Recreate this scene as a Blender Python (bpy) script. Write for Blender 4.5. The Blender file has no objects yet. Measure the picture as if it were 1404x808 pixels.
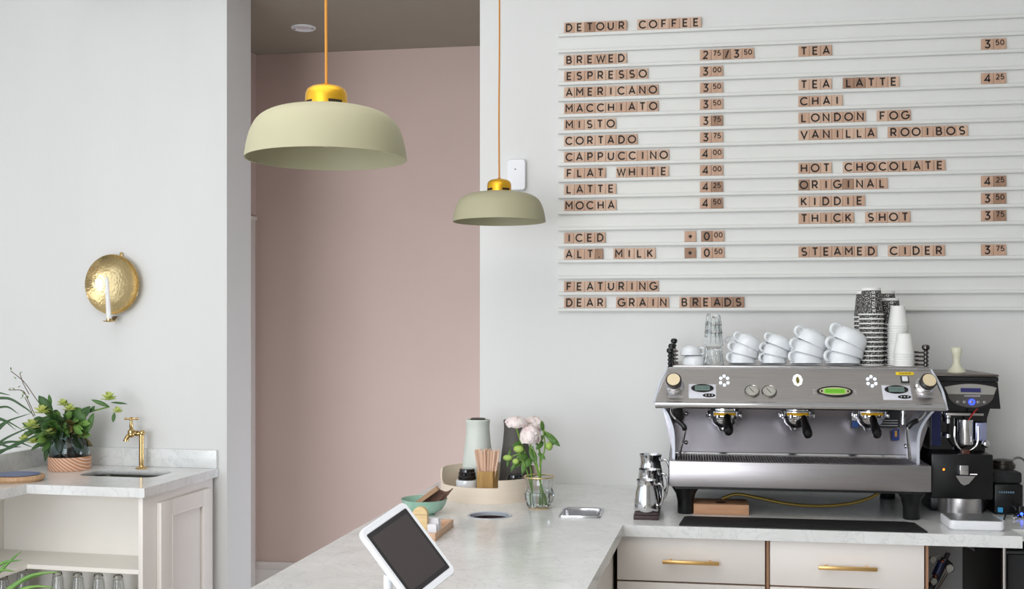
import bpy, bmesh, math, random
from mathutils import Vector, Matrix, Euler
random.seed(7)
PI = math.pi
C = bpy.context.scene.collection

# ---------------------------------------------------------------- camera
F = 1500.0; YAW = math.radians(9.03); HZ = 445.6; CH = 1.58
cd = bpy.data.cameras.new('camera'); cam = bpy.data.objects.new('camera', cd); C.objects.link(cam)
cam.location = (0, 0, CH); cam.rotation_euler = (PI/2, 0, YAW)
cd.sensor_width = 36; cd.lens = 36*F/1404; cd.shift_y = (HZ-404)/1404
cd.clip_start = 0.05
bpy.context.scene.camera = cam
# ---------------------------------------------------------------- light
sc = bpy.context.scene
sc.view_settings.view_transform = 'Standard'; sc.view_settings.look = 'None'
sc.view_settings.gamma = 1; sc.view_settings.exposure = 0.06
w = bpy.data.worlds.new('sky'); sc.world = w; w.use_nodes = True
w.node_tree.nodes['Background'].inputs[0].default_value = (0.72, 0.83, 1.0, 1)
w.node_tree.nodes['Background'].inputs[1].default_value = 1.2
def area(name, loc, rot, sx, sy, e, col=(1, 1, 1)):
    l = bpy.data.lights.new(name, 'AREA'); l.shape = 'RECTANGLE'; l.size = sx; l.size_y = sy
    l.energy = e; l.color = col
    o = bpy.data.objects.new(name, l); C.objects.link(o); o.location = loc; o.rotation_euler = rot
    return o
area('window_daylight_side', (-4.12, 1.0, 1.8), (0, -PI/2, 0), 2.4, 3.6, 12, (1.0, 0.98, 0.95))
area('window_daylight_front', (-2.35, -3.35, 1.65), (PI/2, 0, 0), 3.3, 2.8, 206, (0.93, 0.96, 1.0))
area('overhead_fill_added', (-1.2, 1.3, 3.48), (0, 0, 0), 3.2, 3.0, 46, (1.0, 0.97, 0.93))  # added overhead fill to lift the worktops; the ceiling has no such fitting
area('passage_fill_added', (.2, 4.9, .5), Vector((-2.5, 1.35, -.25)).to_track_quat('-Z', 'Y').to_euler(), .6, .7, 18, (0.78, 0.87, 1.0))  # added cool fill low in the passage, aimed at the pink wall; no window

# ---------------------------------------------------------------- projection helpers (photo pixel -> point on a real plane)
FW = Vector((-math.sin(YAW), math.cos(YAW), 0)); RT = Vector((math.cos(YAW), math.sin(YAW), 0))
CP = Vector((0, 0, CH))
def ray(px, py): return FW + RT*((px-702)/F) + Vector((0, 0, (HZ-py)/F))
def P(px, py, Y): r = ray(px, py); return CP + r*(Y/r.y)
def G(px, py, z=0.92): r = ray(px, py); return CP + r*((z-CH)/r.z)
def D(px, py, d): return CP + ray(px, py)*d
def dep(p): return (p-CP).dot(FW)
def mpp(p): return dep(p)/F
AL = math.radians(2.94)
TL = Vector((math.cos(AL), -math.sin(AL), 0)); NL = Vector((math.sin(AL), math.cos(AL), 0))
LW0 = G(296, 643) + NL*0.02                      # a point on the sconce wall at counter height
def PL(px, py, off=0.0):                         # point on the sconce wall (off metres in front of it)
    r = ray(px, py); q = LW0 - NL*off - CP
    return CP + r*(q.dot(NL)/r.dot(NL))

# ---------------------------------------------------------------- materials
def lin(c): return tuple(((v/255)/12.92 if v/255 <= 0.04045 else ((v/255+0.055)/1.055)**2.4) for v in c)
MATS = {}
def mat(name, rgb, rough=0.5, metal=0.0, var=0.0, scale=20, stretch=(1, 1, 1), bump=0.0, rgb2=None, bscale=None,
        emit=0, trans=0, ior=1.45, coat=0, detail=4, alpha=1, spec=None, gen=False, sss=0):
    if name in MATS: return MATS[name]
    m = bpy.data.materials.new(name); m.use_nodes = True; nt = m.node_tree; b = nt.nodes['Principled BSDF']
    c = lin(rgb)
    b.inputs['Base Color'].default_value = (*c, 1); b.inputs['Roughness'].default_value = rough
    b.inputs['Metallic'].default_value = metal; b.inputs['IOR'].default_value = ior
    if trans: b.inputs['Transmission Weight'].default_value = trans
    if coat: b.inputs['Coat Weight'].default_value = coat; b.inputs['Coat Roughness'].default_value = 0.05
    if spec is not None: b.inputs['Specular IOR Level'].default_value = spec
    if emit: b.inputs['Emission Color'].default_value = (*c, 1); b.inputs['Emission Strength'].default_value = emit
    if alpha < 1: b.inputs['Alpha'].default_value = alpha
    if sss: b.inputs['Subsurface Weight'].default_value = sss; b.inputs['Subsurface Scale'].default_value = 0.01
    if var or bump or rgb2:
        tc = nt.nodes.new('ShaderNodeTexCoord'); mp = nt.nodes.new('ShaderNodeMapping')
        mp.inputs['Scale'].default_value = stretch
        nt.links.new(tc.outputs['Object'], mp.inputs['Vector'])
        n = nt.nodes.new('ShaderNodeTexNoise'); n.inputs['Scale'].default_value = scale; n.inputs['Detail'].default_value = detail
        nt.links.new(mp.outputs[0], n.inputs['Vector'])
        if var or rgb2:
            r = nt.nodes.new('ShaderNodeValToRGB')
            c2 = lin(rgb2) if rgb2 else tuple(v*(1-var) for v in c)
            r.color_ramp.elements[0].position = 0.3; r.color_ramp.elements[1].position = 0.7
            r.color_ramp.elements[0].color = (*c2, 1); r.color_ramp.elements[1].color = (*c, 1)
            nt.links.new(n.outputs['Fac'], r.inputs[0]); nt.links.new(r.outputs[0], b.inputs['Base Color'])
        if bump:
            bp = nt.nodes.new('ShaderNodeBump'); bp.inputs['Strength'].default_value = bump; bp.inputs['Distance'].default_value = 0.002
            src = n
            if bscale:
                src = nt.nodes.new('ShaderNodeTexNoise'); src.inputs['Scale'].default_value = bscale
                nt.links.new(mp.outputs[0], src.inputs['Vector'])
            nt.links.new(src.outputs['Fac'], bp.inputs['Height']); nt.links.new(bp.outputs[0], b.inputs['Normal'])
    MATS[name] = m; return m

WALL = mat('limewashed white plaster', (226, 226, 224), 0.85, var=0.045, scale=2.2, stretch=(1, 1, .25), bump=0.25, bscale=60)
WHITEP = mat('white painted timber', (226, 226, 222), 0.55, var=0.03, scale=3, stretch=(1, 8, 8), bump=0.1)
PINK = mat('dusty pink paint', (212, 189, 180), 0.8, var=0.04, scale=2, bump=0.1, bscale=80)
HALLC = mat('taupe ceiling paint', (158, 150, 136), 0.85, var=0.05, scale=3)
CEIL = mat('white ceiling paint', (240, 239, 236), 0.9, var=0.03, scale=3)
CREAM = mat('cream lacquered board', (240, 234, 228), 0.45, var=0.02, scale=4)
CREAM2 = mat('pale cream paint', (246, 242, 234), 0.5, var=0.02, scale=4)
MDF = mat('tan board edge', (168, 128, 100), 0.7, var=0.1, scale=60)
FLOORM = mat('pale concrete floor', (196, 190, 182), 0.5, var=0.1, scale=5)
STEEL = mat('brushed stainless steel', (204, 200, 199), 0.3, 1.0, var=0.12, scale=14, stretch=(.6, 1, 22), bump=0.02)
STEELP = mat('polished stainless steel', (205, 205, 208), 0.1, 1.0, var=0.03, scale=20)
CHROME = mat('chrome', (214, 214, 216), 0.11, 1.0)
BACKS = mat('mirror backsplash steel', (166, 162, 168), 0.24, 1.0, var=0.1, scale=6, stretch=(1, 1, 1), bump=0.03)
BRASS = mat('aged brass', (216, 184, 128), 0.2, 1.0, var=0.15, scale=30)
HBRASS = mat('hammered brass', (228, 204, 152), 0.2, 1.0, var=0.12, scale=26, bump=0.9, bscale=90)
GOLD = mat('satin gold', (232, 178, 48), 0.36, 0.75, var=0.05, scale=60)
SAGE = mat('sage green enamel', (170, 166, 137), 0.55, var=0.02, scale=10)
CORDM = mat('orange fabric cord', (206, 142, 60), 0.8, var=0.15, scale=300, bump=0.3)
BLACK = mat('black plastic', (13, 13, 15), 0.35, var=0.1, scale=40)
BLACKG = mat('gloss black', (12, 12, 14), 0.08, coat=0.5)
BLACKM = mat('matt black rubber', (26, 26, 28), 0.7, var=0.2, scale=200, bump=0.3)
CERAM = mat('white glazed porcelain', (226, 230, 233), 0.12, coat=0.4)
WPLAST = mat('white plastic', (232, 233, 236), 0.35)
WOODL = mat('pale bentwood veneer', (240, 224, 205), 0.5, var=0.06, scale=8, stretch=(1, 1, 12))
OAK = mat('oak', (214, 178, 140), 0.5, rgb2=(190, 150, 112), scale=14, stretch=(8, 8, 1))
BEECH = mat('pinkish beech', (226, 190, 160), 0.5, rgb2=(208, 168, 138), scale=14, stretch=(1, 6, 6))
GLASS = mat('clear glass', (250, 252, 252), 0.02, trans=1, ior=1.45)
SGLASS = mat('smoked grey glass', (185, 200, 200), 0.02, trans=1, ior=1.4)
WATER = mat('water', (240, 248, 246), 0.0, trans=1, ior=1.33)
INK = mat('black ink', (30, 28, 28), 0.7)
TILES = [mat('letter tile wood '+n, a, 0.65, rgb2=b_, scale=9, stretch=(16, 1, 1.5)) for n, a, b_ in
         (('pale', (212, 182, 160), (196, 164, 142)), ('tan', (202, 168, 145), (184, 149, 126)), ('brown', (170, 136, 113), (146, 113, 92)))]
# quartz worktop
def quartz():
    m = bpy.data.materials.new('grey veined quartz'); m.use_nodes = True; nt = m.node_tree; b = nt.nodes['Principled BSDF']
    tc = nt.nodes.new('ShaderNodeTexCoord')
    n1 = nt.nodes.new('ShaderNodeTexNoise'); n1.inputs['Scale'].default_value = 3.5; n1.inputs['Detail'].default_value = 8; n1.inputs['Distortion'].default_value = 1.4
    n2 = nt.nodes.new('ShaderNodeTexNoise'); n2.inputs['Scale'].default_value = 9; n2.inputs['Detail'].default_value = 10; n2.inputs['Distortion'].default_value = 2.5
    nt.links.new(tc.outputs['Object'], n1.inputs['Vector']); nt.links.new(tc.outputs['Object'], n2.inputs['Vector'])
    r1 = nt.nodes.new('ShaderNodeValToRGB'); r1.color_ramp.elements[0].color = (*lin((222, 223, 221)), 1); r1.color_ramp.elements[1].color = (*lin((235, 236, 235)), 1)
    r1.color_ramp.elements[0].position = .35; r1.color_ramp.elements[1].position = .65
    r2 = nt.nodes.new('ShaderNodeValToRGB'); e = r2.color_ramp.elements
    e[0].position = .47; e[0].color = (0, 0, 0, 1); e[1].position = .53; e[1].color = (0, 0, 0, 1)
    k = e.new(.5); k.color = (.28, .28, .28, 1)
    mx = nt.nodes.new('ShaderNodeMixRGB'); mx.inputs[2].default_value = (*lin((168, 170, 176)), 1)
    nt.links.new(n1.outputs['Fac'], r1.inputs[0]); nt.links.new(n2.outputs['Fac'], r2.inputs[0])
    nt.links.new(r2.outputs[0], mx.inputs[0]); nt.links.new(r1.outputs[0], mx.inputs[1]); nt.links.new(mx.outputs[0], b.inputs['Base Color'])
    b.inputs['Roughness'].default_value = 0.16
    return m
QUARTZ = quartz()

# ---------------------------------------------------------------- mesh helpers
class B:
    def __init__(s): s.bm = bmesh.new()
    def _xf(s, vs, M):
        if M is not None: bmesh.ops.transform(s.bm, matrix=M, verts=vs)
    def box(s, c, d, bev=0, M=None, seg=2):
        r = bmesh.ops.create_cube(s.bm, size=1)['verts']
        bmesh.ops.scale(s.bm, vec=d, verts=r); bmesh.ops.translate(s.bm, vec=c, verts=r)
        if bev:
            es = list({e for v in r for e in v.link_edges})
            g = bmesh.ops.bevel(s.bm, geom=es, offset=bev, segments=seg, affect='EDGES', profile=.5)
            r = list({v for f in g['faces'] for v in f.verts} | {v for v in r if v.is_valid})
            # gather whole island
            seen = set(r); st = list(r)
            while st:
                v = st.pop()
                for e in v.link_edges:
                    o = e.other_vert(v)
                    if o not in seen: seen.add(o); st.append(o)
            r = list(seen)
        s._xf(r, M); return s
    def box2(s, a, b, bev=0, M=None):
        a = Vector(a); b = Vector(b)
        return s.box((a+b)/2, [abs(x) for x in (b-a)], bev, M)
    def lathe(s, prof, n=32, c=(0, 0, 0), M=None, sx=1, sy=1):
        rings = []
        vs = []
        for r, z in prof:
            if r <= 1e-6:
                v = s.bm.verts.new((c[0], c[1], c[2]+z)); rings.append([v]); vs.append(v)
            else:
                ring = [s.bm.verts.new((c[0]+sx*r*math.cos(2*PI*i/n), c[1]+sy*r*math.sin(2*PI*i/n), c[2]+z)) for i in range(n)]
                rings.append(ring); vs += ring
        for a, b in zip(rings, rings[1:]):
            for i in range(n):
                j = (i+1) % n
                if len(a) == 1 and len(b) == 1: continue
                if len(a) == 1: s.bm.faces.new((a[0], b[j], b[i]))
                elif len(b) == 1: s.bm.faces.new((a[i], a[j], b[0]))
                else: s.bm.faces.new((a[i], a[j], b[j], b[i]))
        s._xf(vs, M); return s
    def tube(s, pts, r, n=10, caps=True, M=None):
        pts = [Vector(p) for p in pts]; rs = r if isinstance(r, (list, tuple)) else [r]*len(pts)
        rings = []; vs = []; up = None
        for i, p in enumerate(pts):
            t = (pts[min(i+1, len(pts)-1)] - pts[max(i-1, 0)]).normalized()
            if up is None: up = Vector((0, 0, 1)) if abs(t.z) < .9 else Vector((1, 0, 0))
            u = (up - t*up.dot(t)).normalized(); v = t.cross(u); up = u
            ring = [s.bm.verts.new(p + (u*math.cos(2*PI*k/n) + v*math.sin(2*PI*k/n))*rs[i]) for k in range(n)]
            rings.append(ring); vs += ring
        for a, b in zip(rings, rings[1:]):
            for k in range(n): s.bm.faces.new((a[k], a[(k+1) % n], b[(k+1) % n], b[k]))
        if caps:
            s.bm.faces.new(rings[0][::-1]); s.bm.faces.new(rings[-1])
        s._xf(vs, M); return s
    def cyl(s, a, b, r, n=20, r2=None): return s.tube([a, b], [r, r if r2 is None else r2], n)
    def prism(s, poly, h, bev=0, M=None):       # poly: list of 3D points (one plane), h: extrusion vector
        vs = [s.bm.verts.new(p) for p in poly]; f = s.bm.faces.new(vs)
        e = bmesh.ops.extrude_face_region(s.bm, geom=[f]); nv = [g for g in e['geom'] if isinstance(g, bmesh.types.BMVert)]
        bmesh.ops.translate(s.bm, vec=h, verts=nv)
        al = vs+nv
        if bev:
            es = [e for e in {e for v in al for e in v.link_edges}]
            bmesh.ops.bevel(s.bm, geom=es, offset=bev, segments=2, affect='EDGES', profile=.5)
        else: s._xf(al, M)
        return s
    def sphere(s, c, r, sc=(1, 1, 1), M=None, u=20, v=12):
        g = bmesh.ops.create_uvsphere(s.bm, u_segments=u, v_segments=v, radius=r)['verts']
        bmesh.ops.scale(s.bm, vec=sc, verts=g); s._xf(g, M) if M is not None else None
        bmesh.ops.translate(s.bm, vec=c, verts=g); return s
    def strip(s, L, R, th=0.0):                  # two polylines -> ribbon
        a = [s.bm.verts.new(p) for p in L]; b = [s.bm.verts.new(p) for p in R]
        for i in range(len(a)-1): s.bm.faces.new((a[i], b[i], b[i+1], a[i+1]))
        return s
    def grid(s, rows):
        g = [[s.bm.verts.new(p) for p in r] for r in rows]
        for a, b in zip(g, g[1:]):
            for i in range(len(a)-1): s.bm.faces.new((a[i], a[i+1], b[i+1], b[i]))
        return s
    def mesh(s, name, m, smooth=35):
        bmesh.ops.recalc_face_normals(s.bm, faces=s.bm.faces)
        me = bpy.data.meshes.new(name); s.bm.to_mesh(me); s.bm.free(); me.materials.append(m)
        if smooth:
            for p in me.polygons: p.use_smooth = True
            me.set_sharp_from_angle(angle=math.radians(smooth))
        return me
    def build(s, name, m, parent=None, loc=None, smooth=35, label=None, solid=0):
        o = bpy.data.objects.new(name, s.mesh(name, m, smooth)); C.objects.link(o)
        if parent is not None: o.parent = parent
        if loc is not None: o.location = loc
        if label: o['label'] = label
        if solid:
            md = o.modifiers.new('thickness', 'SOLIDIFY'); md.thickness = solid; md.offset = 0
        return o
def thing(name, label, cat, loc=(0, 0, 0), rz=0, group=None):
    o = bpy.data.objects.new(name, None); C.objects.link(o); o.empty_display_size = .05
    o.location = loc; o.rotation_euler = (0, 0, rz); o['label'] = label; o['category'] = cat
    if group: o['group'] = group
    return o
def tag(o, label, cat, group=None):
    o['label'] = label; o['category'] = cat
    if group: o['group'] = group
    return o
def struct(o): o['kind'] = 'structure'; return o
def kids(o): return [c for c in bpy.data.objects if c.parent == o]
def dup(o, loc, label, rz=None, rot=None, ch=None):
    r = o.copy(); C.objects.link(r); r.location = loc; r['label'] = label
    if rz is not None: r.rotation_euler = (0, 0, rz)
    if rot is not None: r.rotation_euler = rot
    for c in (ch if ch is not None else kids(o)):
        d = c.copy(); C.objects.link(d); d.parent = r
        for g in kids(c):
            e = g.copy(); C.objects.link(e); e.parent = d
    return r
def bake_bool(o, cutters):
    for c in cutters:
        md = o.modifiers.new('cut', 'BOOLEAN'); md.operation = 'DIFFERENCE'; md.solver = 'EXACT'; md.object = c
    bpy.context.view_layer.update()
    me = bpy.data.meshes.new_from_object(o.evaluated_get(bpy.context.evaluated_depsgraph_get()))
    o.modifiers.clear(); o.data = me
    for c in cutters: bpy.data.objects.remove(c)
def arc(c, r, a0, a1, n, ax='xz'):
    out = []
    for i in range(n+1):
        a = math.radians(a0+(a1-a0)*i/n); x, y = r*math.cos(a), r*math.sin(a)
        out.append(Vector(c)+(Vector((x, 0, y)) if ax == 'xz' else Vector((x, y, 0)) if ax == 'xy' else Vector((0, x, y))))
    return out
def spl(pts, n=8):                              # Catmull-Rom through points
    p = [Vector(q) for q in pts]; p = [2*p[0]-p[1]]+p+[2*p[-1]-p[-2]]; out = []
    for i in range(1, len(p)-2):
        for k in range(n):
            t = k/n
            out.append(.5*((2*p[i])+(p[i+1]-p[i-1])*t+(2*p[i-1]-5*p[i]+4*p[i+1]-p[i+2])*t*t+(3*p[i]-p[i-1]-3*p[i+1]+p[i+2])*t**3))
    out.append(p[-2]); return out
V = Vector
# ================================================================ SETTING
WY = 4.51                                       # menu wall plane
CF = 3.62                                       # right worktop front
LC = LW0.copy(); LC.z = 0
WE = P(658, 445, WY).x                          # left edge of the menu wall
RX = 5.6                                        # room right side
LX = -4.2; BY = -3.45; RH = 3.5
wl_end = PL(311, 445); wl_end.z = 0
wl_start = wl_end + TL*((LX - wl_end.x)/TL.x)
TH = 0.25
PY = P(351, 445, 1).y                           # pink wall: depth 6.4 along the view at px 351
pinkp = D(351, 445, 6.4); PKY = pinkp.y
def quadwall(name, a, b, z0, z1, th, m, nrm):
    a = V(a); b = V(b); n = V(nrm)*th
    o = B().prism([(a.x, a.y, z0), (b.x, b.y, z0), (b.x, b.y, z1), (a.x, a.y, z1)], n).build(name, m, smooth=0); return struct(o)
quadwall('wall_left', wl_start, wl_end, 0, RH, TH, WALL, NL)
quadwall('wall_right', (WE, WY, 0), (RX, WY, 0), 0, RH, .12, WALL, (0, 1, 0))
hd = B()                                        # header above the passage
hd.prism([(wl_end.x-.01, wl_end.y+.0, 3.2), (WE+.01, WY+.001, 3.2), (WE+.01, WY+.12, 3.2), (wl_end.x-.01, wl_end.y+TH, 3.2)], (0, 0, RH-3.2))
struct(hd.build('wall_header', WALL, smooth=0))
quadwall('wall_back', (pinkp.x-.0, PKY, 0), (WE+1.6, PKY, 0), 0, 3.16, .1, PINK, (0, 1, 0))
hs = V((pinkp.x, PKY, 0)); he = V((pinkp.x-.02, wl_end.y+TH, 0))
quadwall('wall_passage_left', hs, he, 0, 3.16, .1, PINK, (-1, 0, 0))
quadwall('wall_passage_right', (WE+1.5, PKY, 0), (WE+1.5, WY+.12, 0), 0, 3.16, .1, PINK, (1, 0, 0))
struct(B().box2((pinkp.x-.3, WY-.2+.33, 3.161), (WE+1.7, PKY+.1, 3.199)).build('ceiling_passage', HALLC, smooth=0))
struct(B().box2((LX-.2, BY-.2, -.1), (RX+.2, PKY+.3, 0)).build('floor', FLOORM, smooth=0))
struct(B().box2((LX-.2, BY-.2, RH), (RX+.2, 5.6, RH+.1)).build('ceiling', CEIL, smooth=0))
# baseboard and door casing in the passage
bb = B(); x0, x1 = pinkp.x, WE+1.5
bb.box2((x0, PKY-.014, 0), (x1, PKY, .17)); bb.box2((x0, PKY-.02, .155), (x1, PKY, .2), .004)
struct(bb.build('baseboard_back', CREAM))
cs = B(); cp = D(347, 294, 5.9)
cs.box2((hs.x, PKY-.04, 0), (hs.x+.012, he.y+.05, 1.58+(HZ-296)/F*6.3), .002)
cs.box2((hs.x-.001, PKY-.03, 1.58+(HZ-296)/F*6.3-.02), (hs.x+.02, he.y+.05, 1.58+(HZ-296)/F*6.3), .002)
struct(cs.build('trim_1', CREAM))
# side wall with a wide window (left of the camera) and storefront behind the camera
def windowed(name, a, b, s0, s1, z0, z1, n, wname, nm):
    a = V(a); b = V(b); t = (b-a).normalized(); L = (b-a).length; n = V(n); bo = B()
    def seg(u0, u1, q0, q1):
        p0 = a+t*u0; p1 = a+t*u1
        bo.prism([(p0.x, p0.y, q0), (p1.x, p1.y, q0), (p1.x, p1.y, q1), (p0.x, p0.y, q1)], n*.15)
    seg(0, s0, 0, RH); seg(s1, L, 0, RH); seg(s0, s1, 0, z0); seg(s0, s1, z1, RH)
    struct(bo.build(name, WALL, smooth=0))
    wn = B()
    for k in range(nm+1):
        u = s0+(s1-s0)*k/nm; p = a+t*u+n*.1
        M = Matrix.Translation((p.x, p.y, (z0+z1)/2)) @ Matrix.Rotation(math.atan2(t.y, t.x), 4, 'Z')
        wn.box((0, 0, 0), (.06, .05, z1-z0), 0, M)
    for q in (z0, z1):
        p = a+t*(s0+s1)/2+n*.1; M = Matrix.Translation((p.x, p.y, q)) @ Matrix.Rotation(math.atan2(t.y, t.x), 4, 'Z')
        wn.box((0, 0, 0), (s1-s0, .05, .06), 0, M)
    struct(wn.build(wname, WHITEP, smooth=0))
windowed('wall_side', (LX, BY, 0), (LX, wl_start.y+.1, 0), 2.6, 6.3, .5, 3.0, (-1, 0, 0), 'window_1', 4)
windowed('wall_front', (LX, BY, 0), (RX, BY, 0), .15, 3.6, .2, 3.1, (0, -1, 0), 'window_2', 4)
quadwall('wall_end', (RX, BY, 0), (RX, WY, 0), 0, RH, .15, WALL, (1, 0, 0))
# recessed ceiling spot in the passage
lp = G(416, 38, 3.16)
t = thing('recessed_spotlight', 'round white recessed spotlight in the taupe passage ceiling', 'ceiling light', (lp.x, lp.y, 3.161))
B().lathe([(.066, 0), (.066, -.004), (.06, -.008), (.042, -.006), (.036, -.001)], 32).build('trim_ring', WPLAST, t)
B().lathe([(.0, -.0015), (.037, -.0015)], 32).build('lens', mat('frosted lens', (225, 222, 226), .3), t)
for s_ in (-1, 1): B().box((s_*.05, 0, -.0075), (.012, .01, .002)).build('spring_clip', mat('grey clip', (110, 105, 105), .5), t)

# ================================================================ RIGHT WORKTOP AND PENINSULA
T = 0.038
a0, a1 = G(853.9, 720.4), G(804.9, 808)
rdir = (a1-a0).normalized(); b0, b1 = G(428.2, 759.1), G(344.2, 806.6); ldir = (b1-b0).normalized()
a0.y = CF
def online(p, d, Y): return p + d*((Y-p.y)/d.y)
ENDY = 1.75
xr = P(1402, 735, CF).x
poly = [online(b0, ldir, WY), V((xr+.42, WY, .92)), V((xr+.42, CF+.12, .92)), V((xr, CF+.12, .92)), V((xr, CF, .92)), a0, online(a0, rdir, ENDY), online(b0, ldir, ENDY)]
poly = [V((p.x, p.y-.001 if p.y > 4.4 else p.y, .92)) for p in poly]
top = B().prism(poly, (0, 0, -T)).build('worktop', QUARTZ, smooth=0)
tag(top, 'long grey quartz worktop running under the espresso machine and out along the peninsula', 'worktop')
hc = G(671.5, 707); HR = .0735
c1 = B().lathe([(0, -.1), (HR, -.1), (HR, .1), (0, .1)], 40, (hc.x, hc.y, .92)).build('cut', QUARTZ)
q = [G(775, 697.3), G(829, 698.5), G(822, 711), G(763, 709.5)]
pc = sum(q, V())/4; pan_rz = math.atan2((q[2]-q[3]).y, (q[2]-q[3]).x)
pw = ((q[1]-q[0]).length+(q[2]-q[3]).length)/2; pdp = ((q[1]-q[2]).length+(q[0]-q[3]).length)/2
PM = Matrix.Translation((pc.x, pc.y, .92)) @ Matrix.Rotation(pan_rz, 4, 'Z')
c2 = B().box((0, 0, 0), (pw-.014, pdp-.014, .2), 0, PM).build('cut', QUARTZ)
bake_bool(top, [c1, c2])
# waste hole ring
t = thing('waste_chute', 'round waste opening with a white collar sunk in the peninsula worktop', 'waste hole', (hc.x, hc.y, .921))
B().lathe([(HR-.004, -.013), (HR-.004, -.001), (HR+.001, .0015), (HR+.004, .001), (HR+.004, -.0005), (HR-.001, -.0005), (HR-.001, -.013), (HR-.004, -.013)], 48).build('collar', mat('pale blue white collar', (214, 220, 230), .25, .3), t)
B().lathe([(0, -.14), (HR-.003, -.14), (HR-.003, -.0135)], 40).build('bin_liner', mat('dark bin liner', (52, 32, 32), .6), t)
# steel pan
t = thing('steel_pan', 'small rectangular stainless steel drop-in pan beside the flower vase', 'pan', (pc.x, pc.y, .92), pan_rz)
def rrect(w, d, r, n=5):
    out = []
    for cx, cy, a in ((w/2-r, d/2-r, 0), (-w/2+r, d/2-r, 90), (-w/2+r, -d/2+r, 180), (w/2-r, -d/2+r, 270)):
        for i in range(n+1):
            q_ = math.radians(a+90*i/n); out.append((cx+r*math.cos(q_), cy+r*math.sin(q_)))
    return out
def loft(b, loops):
    rg = [[b.bm.verts.new(p) for p in l] for l in loops]
    for A_, B_ in zip(rg, rg[1:]):
        n = len(A_)
        for i in range(n): b.bm.faces.new((A_[i], A_[(i+1) % n], B_[(i+1) % n], B_[i]))
    return rg
b = B()
L_ = [[(x, y, z) for x, y in rrect(pw*k1, pdp*k2, r)] for k1, k2, r, z in
      ((1.0, 1.0, .012, .001), (.995, .995, .012, .006), (.95, .95, .012, .006), (.91, .91, .016, .002), (.86, .86, .02, -.05), (.8, .8, .02, -.056))]
rg = loft(b, L_); b.bm.faces.new(rg[-1]); b.build('basin', STEELP, t)
B().sphere((pw*.12, -pdp*.1, -.053), .006, (1, 1, .5)).build('drain_dot', BLACK, t)

# peninsula base cabinet
pe = thing('peninsula_base', 'cream base under the peninsula worktop, seen as a sliver at its right edge', 'cabinet')
ins = .10
pb = [online(b0, ldir, WY-.02)+V((ins, 0, 0)), V((a0.x-.035, WY-.02, 0)), V((a0.x-.035, CF+.01, 0))]
rr = online(a0, rdir, ENDY+.1)
pb += [V((rr.x-.04, ENDY+.1, 0)), online(b0, ldir, ENDY+.1)+V((ins, 0, 0))]
pcn = sum(pb, V())/len(pb); b = B()
for i in range(len(pb)):
    a_, c_ = pb[i], pb[(i+1) % len(pb)]; inw = V((-(c_-a_).y, (c_-a_).x, 0)).normalized()*.018
    if inw.dot(pcn-a_) < 0: inw = -inw
    e_ = (c_-a_).normalized()*.019
    b.prism([V((a_.x, a_.y, .08)), V((c_.x, c_.y, .08)), V((c_.x, c_.y, .881)), V((a_.x, a_.y, .881))], inw)
b.build('carcass', CREAM, pe, smooth=0)
B().prism([V((p.x+.0, p.y-.0, 0.0)) for p in pb], (0, 0, .079)).build('plinth', MDF, pe, smooth=0)

# drawer cabinets
FY = CF+.022
def cab(px0, px1, label, edges, right_end=False):
    X0 = P(px0, 760, FY).x; X1 = P(px1, 760, FY).x
    t = thing('drawer_cabinet', label, 'cabinet', (X0, FY, 0)); W_ = X1-X0
    B().box2((0, .019, .08), (W_, .84, .92-T-.001)).build('carcass', MDF, t, smooth=0)
    B().box2((0, .07, 0), (W_, .8, .079)).build('plinth', MDF, t, smooth=0)
    zt = .92-T-.003
    for i, (z1_, z0_) in enumerate(edges):
        if z1_ is None: z1_ = zt
        d = B().box2((.002, 0, z0_), (W_-.004, .018, z1_), .0015).build('drawer', CREAM, t)
        if i < 1:
            hp = .0
            return_pts = (t, d, W_)
    return t, X0, W_
zgap = 1.58-(796-HZ)/F*3.63
EDG = [(None, zgap+.002), (zgap-.004, .42), (.415, .09)]
cabA, XA, WA = cab(845.5, 1050.5, 'cream drawer cabinet next to the peninsula, left of the pair', EDG)
cabB, XB, WB = cab(1055, 1269, 'cream drawer cabinet below the right half of the espresso machine', EDG)
tg = B().box2((P(1269.5, 760, FY).x, FY, 0), (P(1273, 760, FY).x, FY+.8, .92-T-.001)).build('end_panel', MDF, smooth=0)
tag(tg, 'thin tan end panel closing the drawer cabinets beside the plumbing space', 'panel')
sp = B().box2((XA+WA+.001, FY+.004, .0), (XB-.001, FY+.8, .92-T-.001)).build('divider_panel', MDF, cabA, smooth=0)
sp.location = -V((XA, FY, 0)); 
for t, (hx0, hx1, hy) in ((cabA, (908, 986, 772)), (cabB, (1122, 1203, 780))):
    dr = [k for k in kids(t) if k.name.startswith('drawer')][0]
    A_ = P(hx0, hy, FY-.03); B_ = P(hx1, hy, FY-.03); A_ -= t.location; B_ -= t.location
    zz = (A_.z+B_.z)/2; h = B()
    h.box2((A_.x, A_.y-.006, zz-.006), (B_.x, A_.y+.006, zz+.006), .0015)
    for f_ in (.15, .85):
        x = A_.x+(B_.x-A_.x)*f_; h.cyl((x, A_.y+.004, zz), (x, .001, zz), .005)
    h.build('handle', mat('brushed brass', (222, 182, 120), .3, .9, var=.06, scale=40), dr, label='square brass bar handle')

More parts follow.
